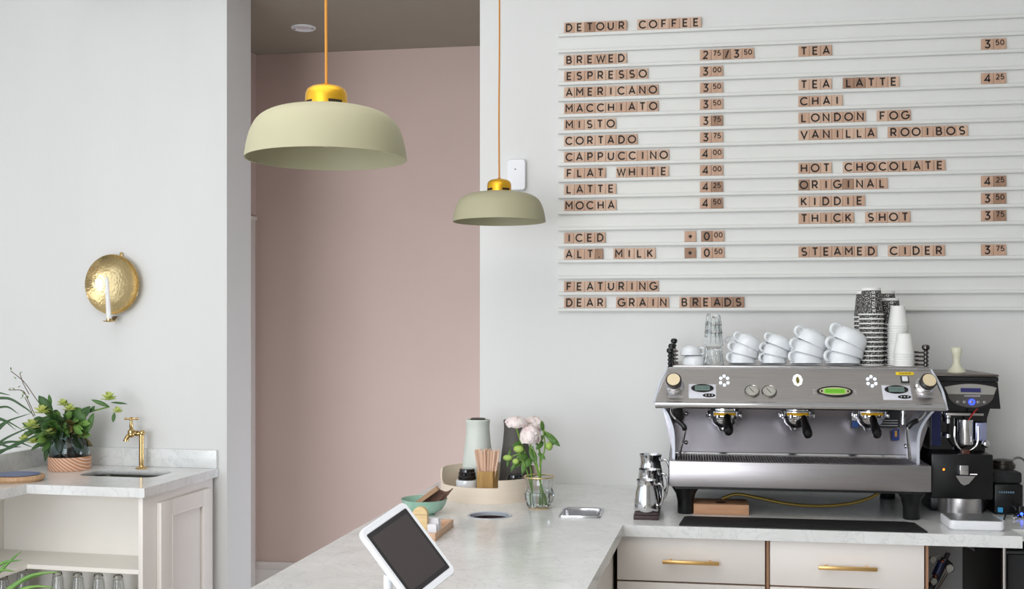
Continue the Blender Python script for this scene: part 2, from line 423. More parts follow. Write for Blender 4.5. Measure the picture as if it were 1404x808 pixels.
# ================================================================ MENU BOARD
MX0 = P(765, 300, WY-.02).x; MX1 = 2.7
def rail_line_z(i): return 1.58+(HZ-(50.6+22.17*i))/F*dep(P(765, 50.6+22.17*i, WY-.02))
board = thing('menu_board', 'wide white menu board of narrow ledges on the right wall holding the letter tiles', 'menu board', (MX0, WY, rail_line_z(17)))
b = B(); b.box2((0, -.006, -.004), (MX1-MX0, -.0005, rail_line_z(0)-rail_line_z(17)+.03)).build('backing', WHITEP, board, smooth=0)
rm = B(); LN = MX1-MX0
rm.prism([(0, -.0065, .003), (0, -.019, 0), (0, -.021, .002), (0, -.021, .0125), (0, -.019, .0145), (0, -.0065, .0155)], (LN, 0, 0))
rme = rm.mesh('rail', WHITEP, 60)
for i in range(18):
    o = bpy.data.objects.new('rail', rme); C.objects.link(o); o.parent = board; o.location = (0, 0, rail_line_z(i)-rail_line_z(17))
# glyphs drawn as flat bold strokes (unit cap height)
GL = {}
def A_(cx, cy, rx, ry, a0, a1, n=14): return [(cx+rx*math.cos(math.radians(a0+(a1-a0)*i/n)), cy+ry*math.sin(math.radians(a0+(a1-a0)*i/n))) for i in range(n+1)]
ST = {'A': (.84, [[(.02, 0), (.42, 1), (.82, 0)], [(.17, .3), (.67, .3)]]), 'B': (.62, [[(.0, 0), (.0, 1), (.32, 1)]+A_(.32, .76, .24, .24, 90, -90)+[(0, .52)], [(.32, .52)]+A_(.34, .26, .27, .26, 90, -90)+[(0, 0)]]),
 'C': (.86, [A_(.5, .5, .5, .5, 42, 318, 26)]), 'D': (.74, [[(0, 0), (0, 1), (.26, 1)]+A_(.26, .5, .48, .5, 90, -90)+[(0, 0)]]), 'E': (.56, [[(.56, 1), (0, 1), (0, 0), (.56, 0)], [(0, .51), (.5, .51)]]),
 'F': (.55, [[(.55, 1), (0, 1), (0, 0)], [(0, .49), (.48, .49)]]), 'G': (.94, [A_(.5, .5, .5, .5, 44, 340, 26)+[(.95, .47), (.56, .47)]]), 'H': (.7, [[(0, 0), (0, 1)], [(.7, 0), (.7, 1)], [(0, .5), (.7, .5)]]),
 'I': (.0, [[(0, 0), (0, 1)]]), 'K': (.64, [[(0, 0), (0, 1)], [(.6, 1), (.02, .42)], [(.2, .58), (.64, 0)]]), 'L': (.52, [[(0, 1), (0, 0), (.52, 0)]]), 'M': (.84, [[(0, 0), (0, 1), (.42, .4), (.84, 1), (.84, 0)]]),
 'N': (.72, [[(0, 0), (0, 1), (.72, 0), (.72, 1)]]), 'O': (1.0, [A_(.5, .5, .5, .5, 90, 450, 32)]), 'P': (.6, [[(0, 0), (0, 1), (.33, 1)]+A_(.33, .71, .27, .29, 90, -90)+[(0, .42)]]),
 'R': (.64, [[(0, 0), (0, 1), (.34, 1)]+A_(.34, .72, .27, .28, 90, -90)+[(0, .44)], [(.3, .44), (.64, 0)]]), 'S': (.62, [A_(.31, .75, .29, .26, 35, 270, 14)+A_(.31, .25, .31, .25, 90, -145, 14)]),
 'T': (.68, [[(0, 1), (.68, 1)], [(.34, 1), (.34, 0)]]), 'U': (.7, [[(0, 1), (0, .34)]+A_(.35, .34, .35, .34, 180, 360)+[(.7, 1)]]), 'V': (.84, [[(0, 1), (.42, 0), (.84, 1)]]), 'W': (1.12, [[(0, 1), (.28, 0), (.56, .92), (.84, 0), (1.12, 1)]]),
 '0': (.66, [A_(.33, .5, .33, .5, 90, 450, 28)]), '2': (.58, [A_(.29, .71, .28, .29, 155, -30, 12)+[(.02, .0), (.6, 0)]]), '3': (.58, [[(.04, 1), (.54, 1), (.26, .58)]+A_(.28, .28, .3, .29, 90, -150, 14)]),
 '4': (.66, [[(.5, 0), (.5, 1), (.0, .26), (.68, .26)]]), '5': (.6, [[(.54, 1), (.1, 1), (.06, .54)]+A_(.28, .31, .31, .31, 120, -150, 16)]), '7': (.58, [[(0, 1), (.58, 1), (.2, 0)]]),
 '/': (.4, [[(0, -.05), (.4, 1.05)]]), '+': (.5, [[(0, .5), (.5, .5)], [(.25, .25), (.25, .75)]]), '.': (.02, [[(-.07, .02), (.09, .02)]])}
def glyph(txt, h):
    k = (txt, round(h, 4))
    if k in GL: return GL[k]
    bm = bmesh.new(); W_ = sum(ST[c][0] for c in txt)+.34*(len(txt)-1); x = -W_/2; t = .1
    for c in txt:
        for st in ST[c][1]:
            pts = [Vector((a+x, 0, b-.5)) for a, b in st]; n = len(pts)
            pts = [pt*(1-.0) for pt in pts]; Lr = []
            closed = (pts[0]-pts[-1]).length < 1e-4
            for i_ in range(n):
                a = pts[i_-1] if i_ else (pts[-2] if closed else None); b_ = pts[i_+1] if i_ < n-1 else (pts[1] if closed else None)
                d1 = (pts[i_]-a).normalized() if a is not None else None; d2 = (b_-pts[i_]).normalized() if b_ is not None else None
                if d1 is None: d1 = d2
                if d2 is None: d2 = d1
                n1 = Vector((-d1.z, 0, d1.x)); n2 = Vector((-d2.z, 0, d2.x)); mt = (n1+n2)
                mt = mt.normalized() if mt.length > .05 else n1
                Lr.append((pts[i_], mt*t/max(.42, mt.dot(n1))))
            if not closed and c not in 'O0':
                d = (pts[1]-pts[0]).normalized(); Lr[0] = (Lr[0][0]-d*(t*.0 if c in 'AVW' else .0), Lr[0][1])
            vs = [(bm.verts.new((p_+o_)*h*.86), bm.verts.new((p_-o_)*h*.86)) for p_, o_ in Lr]
            for a, b_ in zip(vs, vs[1:]): bm.faces.new((a[0], a[1], b_[1], b_[0]))
        x += ST[c][0]+.34
    e_ = bmesh.ops.extrude_face_region(bm, geom=bm.faces[:]); bmesh.ops.translate(bm, vec=(0, -.0003, 0), verts=[v for v in e_['geom'] if isinstance(v, bmesh.types.BMVert)])
    me = bpy.data.meshes.new('letter'); bm.to_mesh(me); bm.free(); me.materials.append(INK); GL[k] = me; return me
TILEM = {}
def tilemesh(wd, k):
    key = (round(wd, 3), k)
    if key not in TILEM:
        TILEM[key] = B().box((0, 0, .0215), (wd-.0008, .008, .043), .0008, seg=1).mesh('tile', TILES[k], 30)
    return TILEM[key]
ORD = ['first', 'second', 'third', 'fourth', 'fifth', 'sixth', 'seventh', 'eighth', 'ninth', 'tenth']
def place_tile(x, i, wd, txt, label, dark=None, name='letter_tile'):
    k = dark if dark is not None else random.choice((0, 0, 1, 1, 1))
    o = bpy.data.objects.new(name, tilemesh(wd, k)); C.objects.link(o)
    o.location = (x+wd/2, WY-.0135, rail_line_z(i)+.0152); o.rotation_euler = (math.radians(-4), math.radians(random.uniform(-.6, .6)), 0)
    tag(o, label, 'tile', 'letter tiles on the menu board')
    small = len(txt) == 2
    me = glyph(txt, .0215 if small else .0335)
    l = bpy.data.objects.new('letter', me); C.objects.link(l); l.parent = o
    l.location = (random.uniform(-.001, .001), -.0042, .0265 if small else .0215); l['label'] = 'black printed '+txt
def cx_of(px, i, left=True):
    y = (50.6+22.17*i-9) if left else 0
    return P(px, 300, WY-.015).x
TW = .0428
def wordrow(px, i, text, dk={}, col='left'):
    x = cx_of(px, i); words = text.split(' '); n = 0
    for w_ in words:
        cnt = {}
        for j, ch in enumerate(w_):
            wd = TW*(.75 if ch == '.' else .97 if ch == 'I' else 1.0)
            cnt[ch] = cnt.get(ch, 0)+1
            oth = 'small wooden tile printed %s, %s tile of %s' % ('full stop' if ch == '.' else ch, ORD[j], w_ if w_ != 'TEA' and w_ != 'LATTE' else ('%s in the row %s' % (w_, text)))
            place_tile(x, i, wd, ch, oth, dk.get(n)); x += wd+.0003; n += 1
        x += TW*(.98)
    return x
NUMW = {'/': 'slash', '+': 'plus sign', '0': 'large zero', '2': 'large two', '3': 'large three', '4': 'large four', '00': 'small zero zero', '25': 'small twenty-five', '50': 'small fifty', '75': 'small seventy-five'}
def price(px, i, parts, row, col):
    x = cx_of(px, i)
    for j, (p_, dk) in enumerate(parts):
        wd = {'/': .030, '+': .046, '0': .0455}.get(p_, .0455 if len(p_) == 1 else .0465)
        if p_ == ' ': x += .02; continue
        place_tile(x, i, wd, p_, 'wooden price tile printed %s%s, on the %s row' % (NUMW[p_], '' if len(parts) < 5 else ' (%s of its row)' % ORD[j], row), dk, 'price_tile')
        x += wd+.0003
L = 773.3
for i, txt, dk in ((0, 'DETOUR COFFEE', {2: 2, 9: 1}), (2, 'BREWED', {}), (3, 'ESPRESSO', {}), (4, 'AMERICANO', {}), (5, 'MACCHIATO', {}), (6, 'MISTO', {}),
                   (7, 'CORTADO', {}), (8, 'CAPPUCCINO', {}), (9, 'FLAT WHITE', {}), (10, 'LATTE', {}), (11, 'MOCHA', {}), (13, 'ICED', {0: 1}),
                   (14, 'ALT. MILK', {3: 2}), (16, 'FEATURING', {}), (17, 'DEAR GRAIN BREADS', {9: 0, 10: 2, 12: 2, 13: 2, 14: 2})):
    wordrow(L, i, txt, dk)
for i, ps, row in ((2, [('2', 1), ('75', 1), ('/', 2), ('3', 1), ('50', 1)], 'BREWED'), (3, [('3', 1), ('00', 1)], 'ESPRESSO'), (4, [('3', 1), ('50', 1)], 'AMERICANO'),
                   (5, [('3', 1), ('50', 1)], 'MACCHIATO'), (6, [('3', 0), ('75', 2)], 'MISTO'), (7, [('3', 1), ('75', 1)], 'CORTADO'), (8, [('4', 1), ('00', 1)], 'CAPPUCCINO'),
                   (9, [('4', 1), ('00', 1)], 'FLAT WHITE'), (10, [('4', 1), ('25', 2)], 'LATTE on the left'), (11, [('4', 1), ('50', 2)], 'MOCHA')):
    price(959.5, i, ps, row, 0)
for i, ps, row in ((13, [('+', 1), (' ', 0), ('0', 2), ('00', 1)], 'ICED'), (14, [('+', 2), (' ', 0), ('0', 1), ('50', 1)], 'ALT. MILK')):
    price(938.5, i, [(a, b_) for a, b_ in ps], row, 0)
for i, txt, dk in ((2, 'TEA', {}), (4, 'TEA LATTE', {3: 2, 4: 2}), (5, 'CHAI', {}), (6, 'LONDON FOG', {}), (7, 'VANILLA ROOIBOS', {}), (9, 'HOT CHOCOLATE', {}),
                   (10, 'ORIGINAL', {0: 2, 4: 2}), (11, 'KIDDIE', {}), (12, 'THICK SHOT', {}), (14, 'STEAMED CIDER', {})):
    wordrow(1094.8, i, txt, dk)
for i, ps, row in ((2, [('3', 1), ('50', 1)], 'plain TEA'), (4, [('4', 1), ('25', 1)], 'TEA LATTE'), (10, [('4', 1), ('25', 2)], 'ORIGINAL'),
                   (11, [('3', 1), ('50', 2)], 'KIDDIE'), (12, [('3', 1), ('75', 2)], 'THICK SHOT'), (14, [('3', 1), ('75', 1)], 'STEAMED CIDER')):
    price(1345.3, i, ps, row, 1)
# wall sensor
wp = P(708.5, 240, WY-.01)
t = thing('wall_sensor', 'white rounded plastic box on the wall behind the smaller pendant lamp', 'wall box', (wp.x, WY-.001, wp.z))
s = mpp(wp)
b = B(); L_ = [[(x, y, z) for x, z in rrect(25*s*k, 43*s*k, .012)] for k, y in ((1, 0), (1, -.018), (.95, -.024))]
rg = loft(b, L_); b.bm.faces.new(rg[-1]); b.build('housing', WPLAST, t)
B().lathe([(0, 0), (.003, 0)], 12, M=Matrix.Translation((-.004, -.0245, .022)) @ Matrix.Rotation(PI/2, 4, 'X')).build('status_light', BLACK, t)
# ================================================================ LEFT WORKTOP, SINK, CABINET
O = G(198, 670); DL = (G(296, 643)-O).dot(NL)
def toL(p): q_ = p-O; return V((q_.dot(TL), q_.dot(NL), q_.z))
def fromL(u, v, z): return V((O.x, O.y, 0))+TL*u+NL*v+V((0, 0, z))
ic = toL(G(40, 663.7)); cor = toL(G(72, 634.5)); uc = cor.x; WV = DL+.02-.0015
lt = thing('sink_worktop', 'pale grey veined worktop with upstand below the brass wall sconce, left of the passage', 'worktop', (O.x, O.y, 0), -AL)
sl = B().prism([(0, 0, .92), (0, WV, .92), (uc, WV, .92), (uc, -2.2, .92), (ic.x, -2.2, .92), (ic.x, 0, .92)], (0, 0, -T)).build('slab', QUARTZ, lt, smooth=0)
sq = [toL(p) for p in (G(134, 643.6), G(234, 646.6), G(214, 656.2), G(112, 652))]
u0, u1 = min(sq[0].x, sq[3].x), max(sq[1].x, sq[2].x); v0 = (sq[2].y+sq[3].y)/2; v1 = (sq[0].y+sq[1].y)/2
su, sv, sw, sd_ = (sq[0].x+sq[1].x+sq[2].x+sq[3].x)/4, (v0+v1)/2, ((sq[1].x-sq[0].x)+(sq[2].x-sq[3].x))/2, v1-v0
b = B(); rg = loft(b, [[(su+x, sv+y, z) for x, y in rrect(sw, sd_, .05, 6)] for z in (.8, 1.0)]); b.bm.faces.new(rg[0]); b.bm.faces.new(rg[1])
ct = b.build('cut', QUARTZ, lt)
b = B(); rg = loft(b, [[(su+x, sv+y, z) for x, y in rrect(sw+.05, sd_+.05, .06, 6)] for z in (.8, .899)]); b.bm.faces.new(rg[0]); b.bm.faces.new(rg[1])
ct2 = b.build('cut', QUARTZ, lt); bpy.context.view_layer.update(); bake_bool(sl, [ct, ct2])
for nm, a_, b_ in (('upstand', (uc+.02, DL, .9205), (-.002, WV, 1.004)), ('upstand', (uc, -2.2, .9205), (uc+.02, WV, 1.004))):
    B().box2(a_, b_, .001).build(nm, QUARTZ, lt)
b = B()
rg = loft(b, [[(su+x, sv+y, z) for x, y in rrect(sw*k, sd_*k2, .05, 6)] for k, k2, z in ((1.06, 1.1, .897), (1.05, 1.09, .897), (1.04, 1.08, .86), (1.0, .98, .78), (.9, .85, .74))]); b.bm.faces.new(rg[-1])
sk = b.build('sink_basin', mat('dull sink steel', (120, 122, 112), .3, 1.0), None); tag(sk, 'small steel undermount sink basin set into the pale worktop by the brass tap', 'sink'); sk.location = (O.x, O.y, 0); sk.rotation_euler = (0, 0, -AL)
# cabinet
lc = thing('open_cabinet', 'cream cabinet with an open shelf and a panelled end below the sink worktop', 'cabinet', (O.x, O.y, 0), -AL)
ZB = .92-T-.001
def vpl(px, u):                                  # v where the pixel column meets the plane at u
    r = ray(px, 500); p0 = fromL(u, 0, 0); k = (p0-CP).dot(TL)/r.dot(TL); return (CP+r*k-p0).dot(NL)
us = -.018
B().box2((us-.02, .018, 0), (us, WV-.02, ZB), .001).build('side_panel', CREAM, lc)
dv0, dv1 = vpl(220.5, us+.02), vpl(289.5, us+.02)
dz1 = 1.58-(690-HZ)/F*dep(fromL(us+.02, dv0, 0)+V((0, 0, 0)))
pv0, pv1 = vpl(236, us+.02), vpl(279, us+.02); pz1 = 1.58-(707-HZ)/F*dep(fromL(us+.02, pv0, 0))
d = B(); xa, xb = us+.0005, us+.022
d.box2((xa, dv0, .1), (xb, pv0, dz1), .0015); d.box2((xa, pv1, .1), (xb, dv1, dz1), .0015)
d.box2((xa, pv0, pz1), (xb, pv1, dz1)); d.box2((xa, pv0, .1), (xb, pv1, .2)); d.box2((xa, pv0, .2), (xa+.006, pv1, pz1))
for (ya, za, yb, zb) in ((pv0, .2, pv0, pz1), (pv1, .2, pv1, pz1), (pv0, pz1, pv1, pz1)):
    d.tube([(xb-.004, ya, za), (xb-.004, yb, zb)], .006, 8)
d.build('panelled_door', CREAM, lc)
d = B(); d.box2((xb-.001, pv0-.003, pz1-.12), (xb+.0015, pv0+.004, pz1-.08)).build('door_stop', CREAM, lc)
bk = .27
B().box2((uc+.03, bk, 0), (us-.021, bk+.018, ZB)).build('back_panel', CREAM2, lc)
B().box2((uc+.011, -2.1, 0), (uc+.029, bk+.018, ZB)).build('back_panel', CREAM2, lc)
shz = 1.58-(782.4-HZ)/F*dep(fromL(us, .02, 0)); si = toL(G(38.9, 773.8, shz))
B().prism([(us-.021, .022, shz), (us-.021, bk-.001, shz), (uc+.03, bk-.001, shz), (uc+.03, -2.0, shz), (si.x, -2.0, shz), (si.x, .022, shz)], (0, 0, -.018)).build('shelf', CREAM2, lc, smooth=0)
ls = shz-.17
B().prism([(us-.021, .022, ls), (us-.021, bk-.001, ls), (uc+.03, bk-.001, ls), (uc+.03, -2.0, ls), (si.x, -2.0, ls), (si.x, .022, ls)], (0, 0, -.018)).build('shelf', CREAM2, lc, smooth=0)
# glasses on the lower shelf
gt = None
GP = [(162, 'small clear glass on the low shelf, nearest the panelled cabinet end'), (135, 'small clear glass on the low shelf, second from the panelled end'),
      (106.5, 'small clear glass on the low shelf, third from the panelled end'), (79, 'small clear glass on the low shelf, at the inner corner'),
      (31, 'small clear glass under the left arm of the shelf, right one of two'), (4, 'small clear glass under the left arm of the shelf, at the picture edge')]
for i, (px, lb) in enumerate(GP):
    if px > 60: q_ = PL(px, 780); r = ray(px, 780); k = ((fromL(0, .13, 0)-CP).dot(NL))/r.dot(NL); q_ = CP+r*k
    else: r = ray(px, 780); k = ((fromL(si.x-.12, 0, 0)-CP).dot(TL))/r.dot(TL); q_ = CP+r*k
    q_.z = ls
    if gt is None:
        gt = thing('drinking_glass', lb, 'glass', q_, 0, 'small glasses under the shelf')
        B().lathe([(0, .118), (.015, .118), (.019, .112), (.021, .09), (.026, .04), (.031, .0), (.028, .0), (.023, .04), (.018, .085), (.016, .1), (0, .103)], 20).build('bowl', GLASS, gt)
        b = B()
        for k_ in range(8):
            a = 2*PI*k_/8; b.tube([(.0215*math.cos(a), .0215*math.sin(a), .095), (.026*math.cos(a), .026*math.sin(a), .05), (.031*math.cos(a), .031*math.sin(a), .01)], .0022, 6)
        b.build('facets', GLASS, gt)
    else: dup(gt, q_, lb)
# brass tap
tb = G(194, 642.5); s = mpp(tb)
t = thing('brass_tap', 'polished brass pillar tap with a cross handle beside the small sink', 'tap', tb)
def tp(px, py): p = D(px, py, dep(tb)); return p-tb
B().lathe([(0, 0), (.026, 0), (.027, .003), (.024, .006), (.014, .008), (.0115, .014)], 28).lathe([(.0115, .01), (.0115, tp(194, 595).z), (0, tp(194, 595).z)], 24).build('pillar', BRASS, t)
b = B(); j = tp(195, 594); v_ = tp(180, 596)
b.sphere(j, .0135); b.tube([j, v_], .0095, 14); b.lathe([(.013, -.006), (.013, .006)], 18, M=Matrix.Translation(tp(187, 594.5)) @ Matrix.Rotation(PI/2, 4, 'Y'))
b.sphere(v_, .0155); b.lathe([(.011, .0), (.0165, .008), (.016, .018), (.01, .024), (.007, .03), (.0095, .036), (.006, .06), (.006, .07)], 22, v_)
b.tube(spl([v_, tp(176, 598), tp(173, 603)], 5), [.0115]*9+[.0105]+[.0105] if False else .0108, 14)
b.lathe([(.0125, -.004), (.0125, .004)], 16, M=Matrix.Translation(tp(172.8, 604)))
b.build('valve_body', BRASS, t)
b = B(); hz_ = V((v_.x, v_.y, v_.z+.072)); b.sphere(hz_, .0085)
for a in (0, 90, 180, 270):
    dr_ = V((math.cos(math.radians(a+18)), math.sin(math.radians(a+18)), 0)); b.tube([hz_, hz_+dr_*.02], [.0045, .004], 8); b.sphere(hz_+dr_*.025, .0065)
b.build('cross_handle', BRASS, t)
# sconce
sp_ = PL(160.5, 390.5, .0); sr = 41*mpp(sp_)
t = thing('wall_sconce', 'round hammered brass candle sconce on the left wall', 'sconce', sp_, -AL)
Mx = Matrix.Rotation(PI/2, 4, 'X')
B().lathe([(0, .004), (sr*.5, .009), (sr*.85, .026), (sr*.955, .042), (sr*.985, .046), (sr, .043), (sr*.99, .038), (sr*.86, .02), (sr*.5, .004), (0, .0015)], 64, M=Mx).build('dish', HBRASS, t)
def scp(px, py, off): p = PL(px, py, off)-sp_; return V((p.dot(TL), p.dot(NL), p.z))
c0 = scp(149.5, 442, .10)
B().lathe([(0, 0), (.02, .001), (.03, .006), (.031, .0075), (.02, .004), (0, .003)], 32, c0).lathe([(.0125, .003), (.0125, .016), (.0115, .016), (.0115, .003)], 20, c0).build('drip_pan', BRASS, t)
e0 = scp(158, 435, .012); B().strip([e0+V((-.012, 0, .004)), e0+V((-.011, -.02, -.012)), c0+V((-.01, .02, .003)), c0+V((-.01, 0, .003))], [e0+V((.012, 0, .004)), e0+V((.013, -.02, -.012)), c0+V((.016, .03, .003)), c0+V((.012, 0, .003))]).build('arm', BRASS, t, solid=.002)
n0 = scp(168, 348.5, .0); B().sphere(n0+V((0, -.012, .004)), .005).tube([n0+V((0, 0, .004)), n0+V((0, -.012, .004))], .0025, 8).box(n0+V((0, -.012, -.012)), (.014, .003, .03), .001).build('hanging_nail', BRASS, t)
cnd = sp_ + TL*c0.x + NL*c0.y + V((0, 0, c0.z+.006))
t = thing('candle', 'white taper candle standing in the brass wall sconce', 'candle', cnd)
hC = 60*mpp(cnd); lean = -3.5*mpp(cnd)
b = B(); b.tube([(0, 0, 0), (lean*.4, 0, hC*.4), (lean*.9, 0, hC*.9), (lean, 0, hC)], [.0113, .0105, .009, .0055], 20).build('wax', mat('candle wax', (240, 240, 236), .5, sss=.2), t)
B().tube([(lean, 0, hC-.001), (lean-.0015, 0, hC+.008)], .001, 6).build('wick', mat('wick', (90, 80, 70), .9), t)
# vase with woven band and foliage
vb = G(79, 647.5)+NL*.09; s = mpp(vb); R_ = .0925
t = thing('foliage_vase', 'round smoked glass vase with a woven copper coloured band, holding the foliage', 'vase', vb)
wv = mat('woven copper band', (210, 150, 112), .45, rgb2=(240, 214, 196), scale=10)
nt = wv.node_tree
tc = nt.nodes.new('ShaderNodeTexCoord'); wn = nt.nodes.new('ShaderNodeTexWave'); mp_ = nt.nodes.new('ShaderNodeMapping')
mp_.inputs['Rotation'].default_value = (0, math.radians(50), 0); wn.inputs['Scale'].default_value = 26; wn.inputs['Distortion'].default_value = 1.2
nt.links.new(tc.outputs['Object'], mp_.inputs[0]); nt.links.new(mp_.outputs[0], wn.inputs[0])
rp = [n for n in nt.nodes if n.type == 'VALTORGB'][0]; nt.links.new(wn.outputs['Fac'], rp.inputs[0]); rp.color_ramp.elements[0].position = .1; rp.color_ramp.elements[1].position = .35
B().lathe([(R_-.004, .0), (R_, .001), (R_+.001, .062), (R_-.003, .062), (R_-.004, .002)], 56).build('woven_band', wv, t)
B().lathe([(0, .003), (R_-.008, .003), (R_-.007, .06), (R_-.003, .09), (R_-.012, .13), (.05, .158), (.044, .168), (.05, .178), (.047, .178), (.041, .168), (.047, .155), (R_-.016, .127), (R_-.008, .09), (R_-.012, .06), (R_-.012, .008), (0, .008)], 56).build('glass_body', SGLASS, t)
LG = [mat('leaf green dark', (66, 104, 52), .45, rgb2=(46, 78, 38), scale=18), mat('leaf green mid', (88, 126, 60), .45, rgb2=(66, 102, 46), scale=18), mat('leaf green bronze', (104, 96, 48), .45, rgb2=(84, 66, 38), scale=18),
      mat('leaf green fresh', (132, 168, 84), .5, rgb2=(104, 146, 64), scale=18)]
BARK = mat('brown twig', (96, 70, 54), .7, var=.2, scale=60); STEM = mat('green stem', (120, 160, 66), .5, var=.12, scale=40)
def leafmesh(b, p, d, L, W_, droop=.3, fold=.25, n=6, up=V((0, 0, 1))):
    d = d.normalized(); sd = d.cross(up)
    if sd.length < .1: sd = V((1, 0, 0))
    sd.normalize(); nn = sd.cross(d); rows = []
    for i in range(n+1):
        t_ = i/n; w_ = W_*.5*(math.sin(PI*min(1, t_*.96+.03))**.75); c = p + d*(L*t_*(1-.15*droop*t_)) - V((0, 0, 1))*(droop*L*t_*t_)
        rows.append([c - sd*w_ + nn*w_*fold, c, c + sd*w_ + nn*w_*fold])
    b.grid(rows)
bq = thing('foliage_bouquet', 'loose bunch of green leaves, twigs and pale yellow blooms in the smoked glass vase', 'flowers', vb)
def vp(px, py, off=0): return D(px, py, dep(vb)+off)-vb
random.seed(11)
core = vp(86, 592)
for i in range(135):
    a = random.uniform(0, 2*PI); el = random.uniform(-.35, 1.1); d = V((math.cos(a)*math.cos(el), math.sin(a)*math.cos(el)*.6, math.sin(el)))
    rr = random.random()**.6; st = core + V((d.x*.105*rr-.006, d.y*.07*rr, (.02 if i % 3 else -.035)+d.z*.06*rr))
    b = B(); leafmesh(b, st, d+V((random.uniform(-.5, .5), -.2, random.uniform(-.3, .5))), random.uniform(.045, .08), random.uniform(.018, .042), random.uniform(.1, .5), up=V((random.uniform(-.5, .5), -1.0, random.uniform(-.2, .9))))
    b.build('leaf', LG[random.choice((0, 0, 1, 1, 1, 2, 3, 2))], bq, smooth=60, solid=.0006)
for i, (px, py, tx, ty, L_, W_) in enumerate(((72, 568, 53, 541, .095, .036), (60, 600, 30, 578, .08, .022), (66, 602, 62, 632, .09, .02), (45, 592, 30, 598, .07, .02), (110, 575, 124, 556, .09, .03), (100, 560, 118, 575, .09, .04),
                                  (124, 566, 130, 556, .06, .014), (128, 567, 119, 594, .1, .024), (120, 560, 112, 566, .05, .02), (70, 556, 67, 540, .06, .014), (88, 558, 92, 548, .04, .008), (150, 558, 125, 547, .085, .016), (152, 552, 175, 553, .08, .008), (157, 566, 155, 579, .05, .014), (78, 600, 84, 622, .06, .03))):
    p = vp(px, py, -.02); d = vp(tx, ty, -.03)-p
    b = B(); leafmesh(b, p, d, d.length if d.length > .03 else L_, W_*1.25, .05, .2, up=V((.2, -1, .25))); b.build('leaf', LG[i % 2], bq, smooth=60, solid=.0006)
b = B()
for i in range(9):
    a = random.uniform(-1, 1); b.tube(spl([V((a*.055, random.uniform(-.03, .03), .012)), V((a*-.01, 0, .15)), core+V((a*.05, 0, .05))], 6), .003, 7)
b.build('stems', BARK, bq)
b = B(); 
for pts in (((60, 561), (48, 545), (33, 524), (15, 509)), ((48, 570), (38, 548), (31, 536), (12, 535)), ((40, 541), (32, 526), (27, 512)), ((46, 572), (40, 557), (34, 545)), ((50, 575), (46, 590), (55, 600))):
    b.tube(spl([vp(x, y, -.02) for x, y in pts], 6), .0018, 6)
b.build('twigs', BARK, bq)
b = B()
for x, y in ((15, 508), (27, 513), (25, 532), (30, 537), (12, 535), (33, 541), (38, 547), (31, 545), (28, 547), (20, 535), (34, 541), (22, 520)):
    d = V((random.uniform(-1, 1), 0, random.uniform(.2, 1))); leafmesh(b, vp(x, y, -.02), d, .022, .01)
b.build('leaf_buds', LG[3], bq, smooth=60, solid=.0006)
B().tube(spl([vp(100, 580), vp(122, 566), vp(138, 561), vp(150, 558)], 6), .0035, 8).build('stem', STEM, bq)
YEL = mat('pale yellow petals', (214, 220, 130), .6, rgb2=(180, 200, 100), scale=14)
for i, (px, py, r) in enumerate(((149, 549, .027), (161, 566, .018), (57, 567, .027), (43, 588, .03), (45, 608, .02), (86, 556, .02), (95, 563, .022), (68, 595, .02), (33, 606, .022))):
    c = vp(px, py, -.045); b = B()
    for k in range(22):
        a = k*2.4; e = (k % 5)/5*1.3+.1; d = V((math.cos(a)*math.cos(e), math.sin(a)*math.cos(e), math.sin(e))); leafmesh(b, c+d*.003, d, r*1.3, r*.95, -.1, .4, 4)
    b.build('bloom', YEL, bq, smooth=60, solid=.0006)
# palm fronds from the left and grass at bottom left
PALM = mat('palm blade', (70, 100, 62), .4, rgb2=(52, 82, 50), scale=10); GRS = mat('grass blade', (112, 152, 74), .4, rgb2=(84, 130, 58), scale=10)
def blades(name, label, cat, base, d0, items, m, wd, pot):
    t = thing(name, label, cat, base)
    for pts in items:
        c = [V(D(x, y, d0+dd))-base for x, y, dd in pts]; c = spl(c, 6); Lf = []; Rt = []
        n = len(c); rows = []
        for i, p in enumerate(c):
            tt = i/(n-1); w_ = wd*.5*max(.04, (1-tt)**.6*(min(1, tt*6+.35))); tg_ = (c[min(i+1, n-1)]-c[max(i-1, 0)]).normalized(); sd = tg_.cross(FW).normalized()
            rows.append([p-sd*w_+FW*w_*.5, p, p+sd*w_+FW*w_*.5])
        B().grid(rows).build('leaf', m, t, smooth=60, solid=.0005)
    B().lathe(pot, 36).build('pot', mat('terracotta pot', (190, 140, 116), .7, var=.08, scale=20), t)
    return t
pb_ = G(-46, 668, .92)
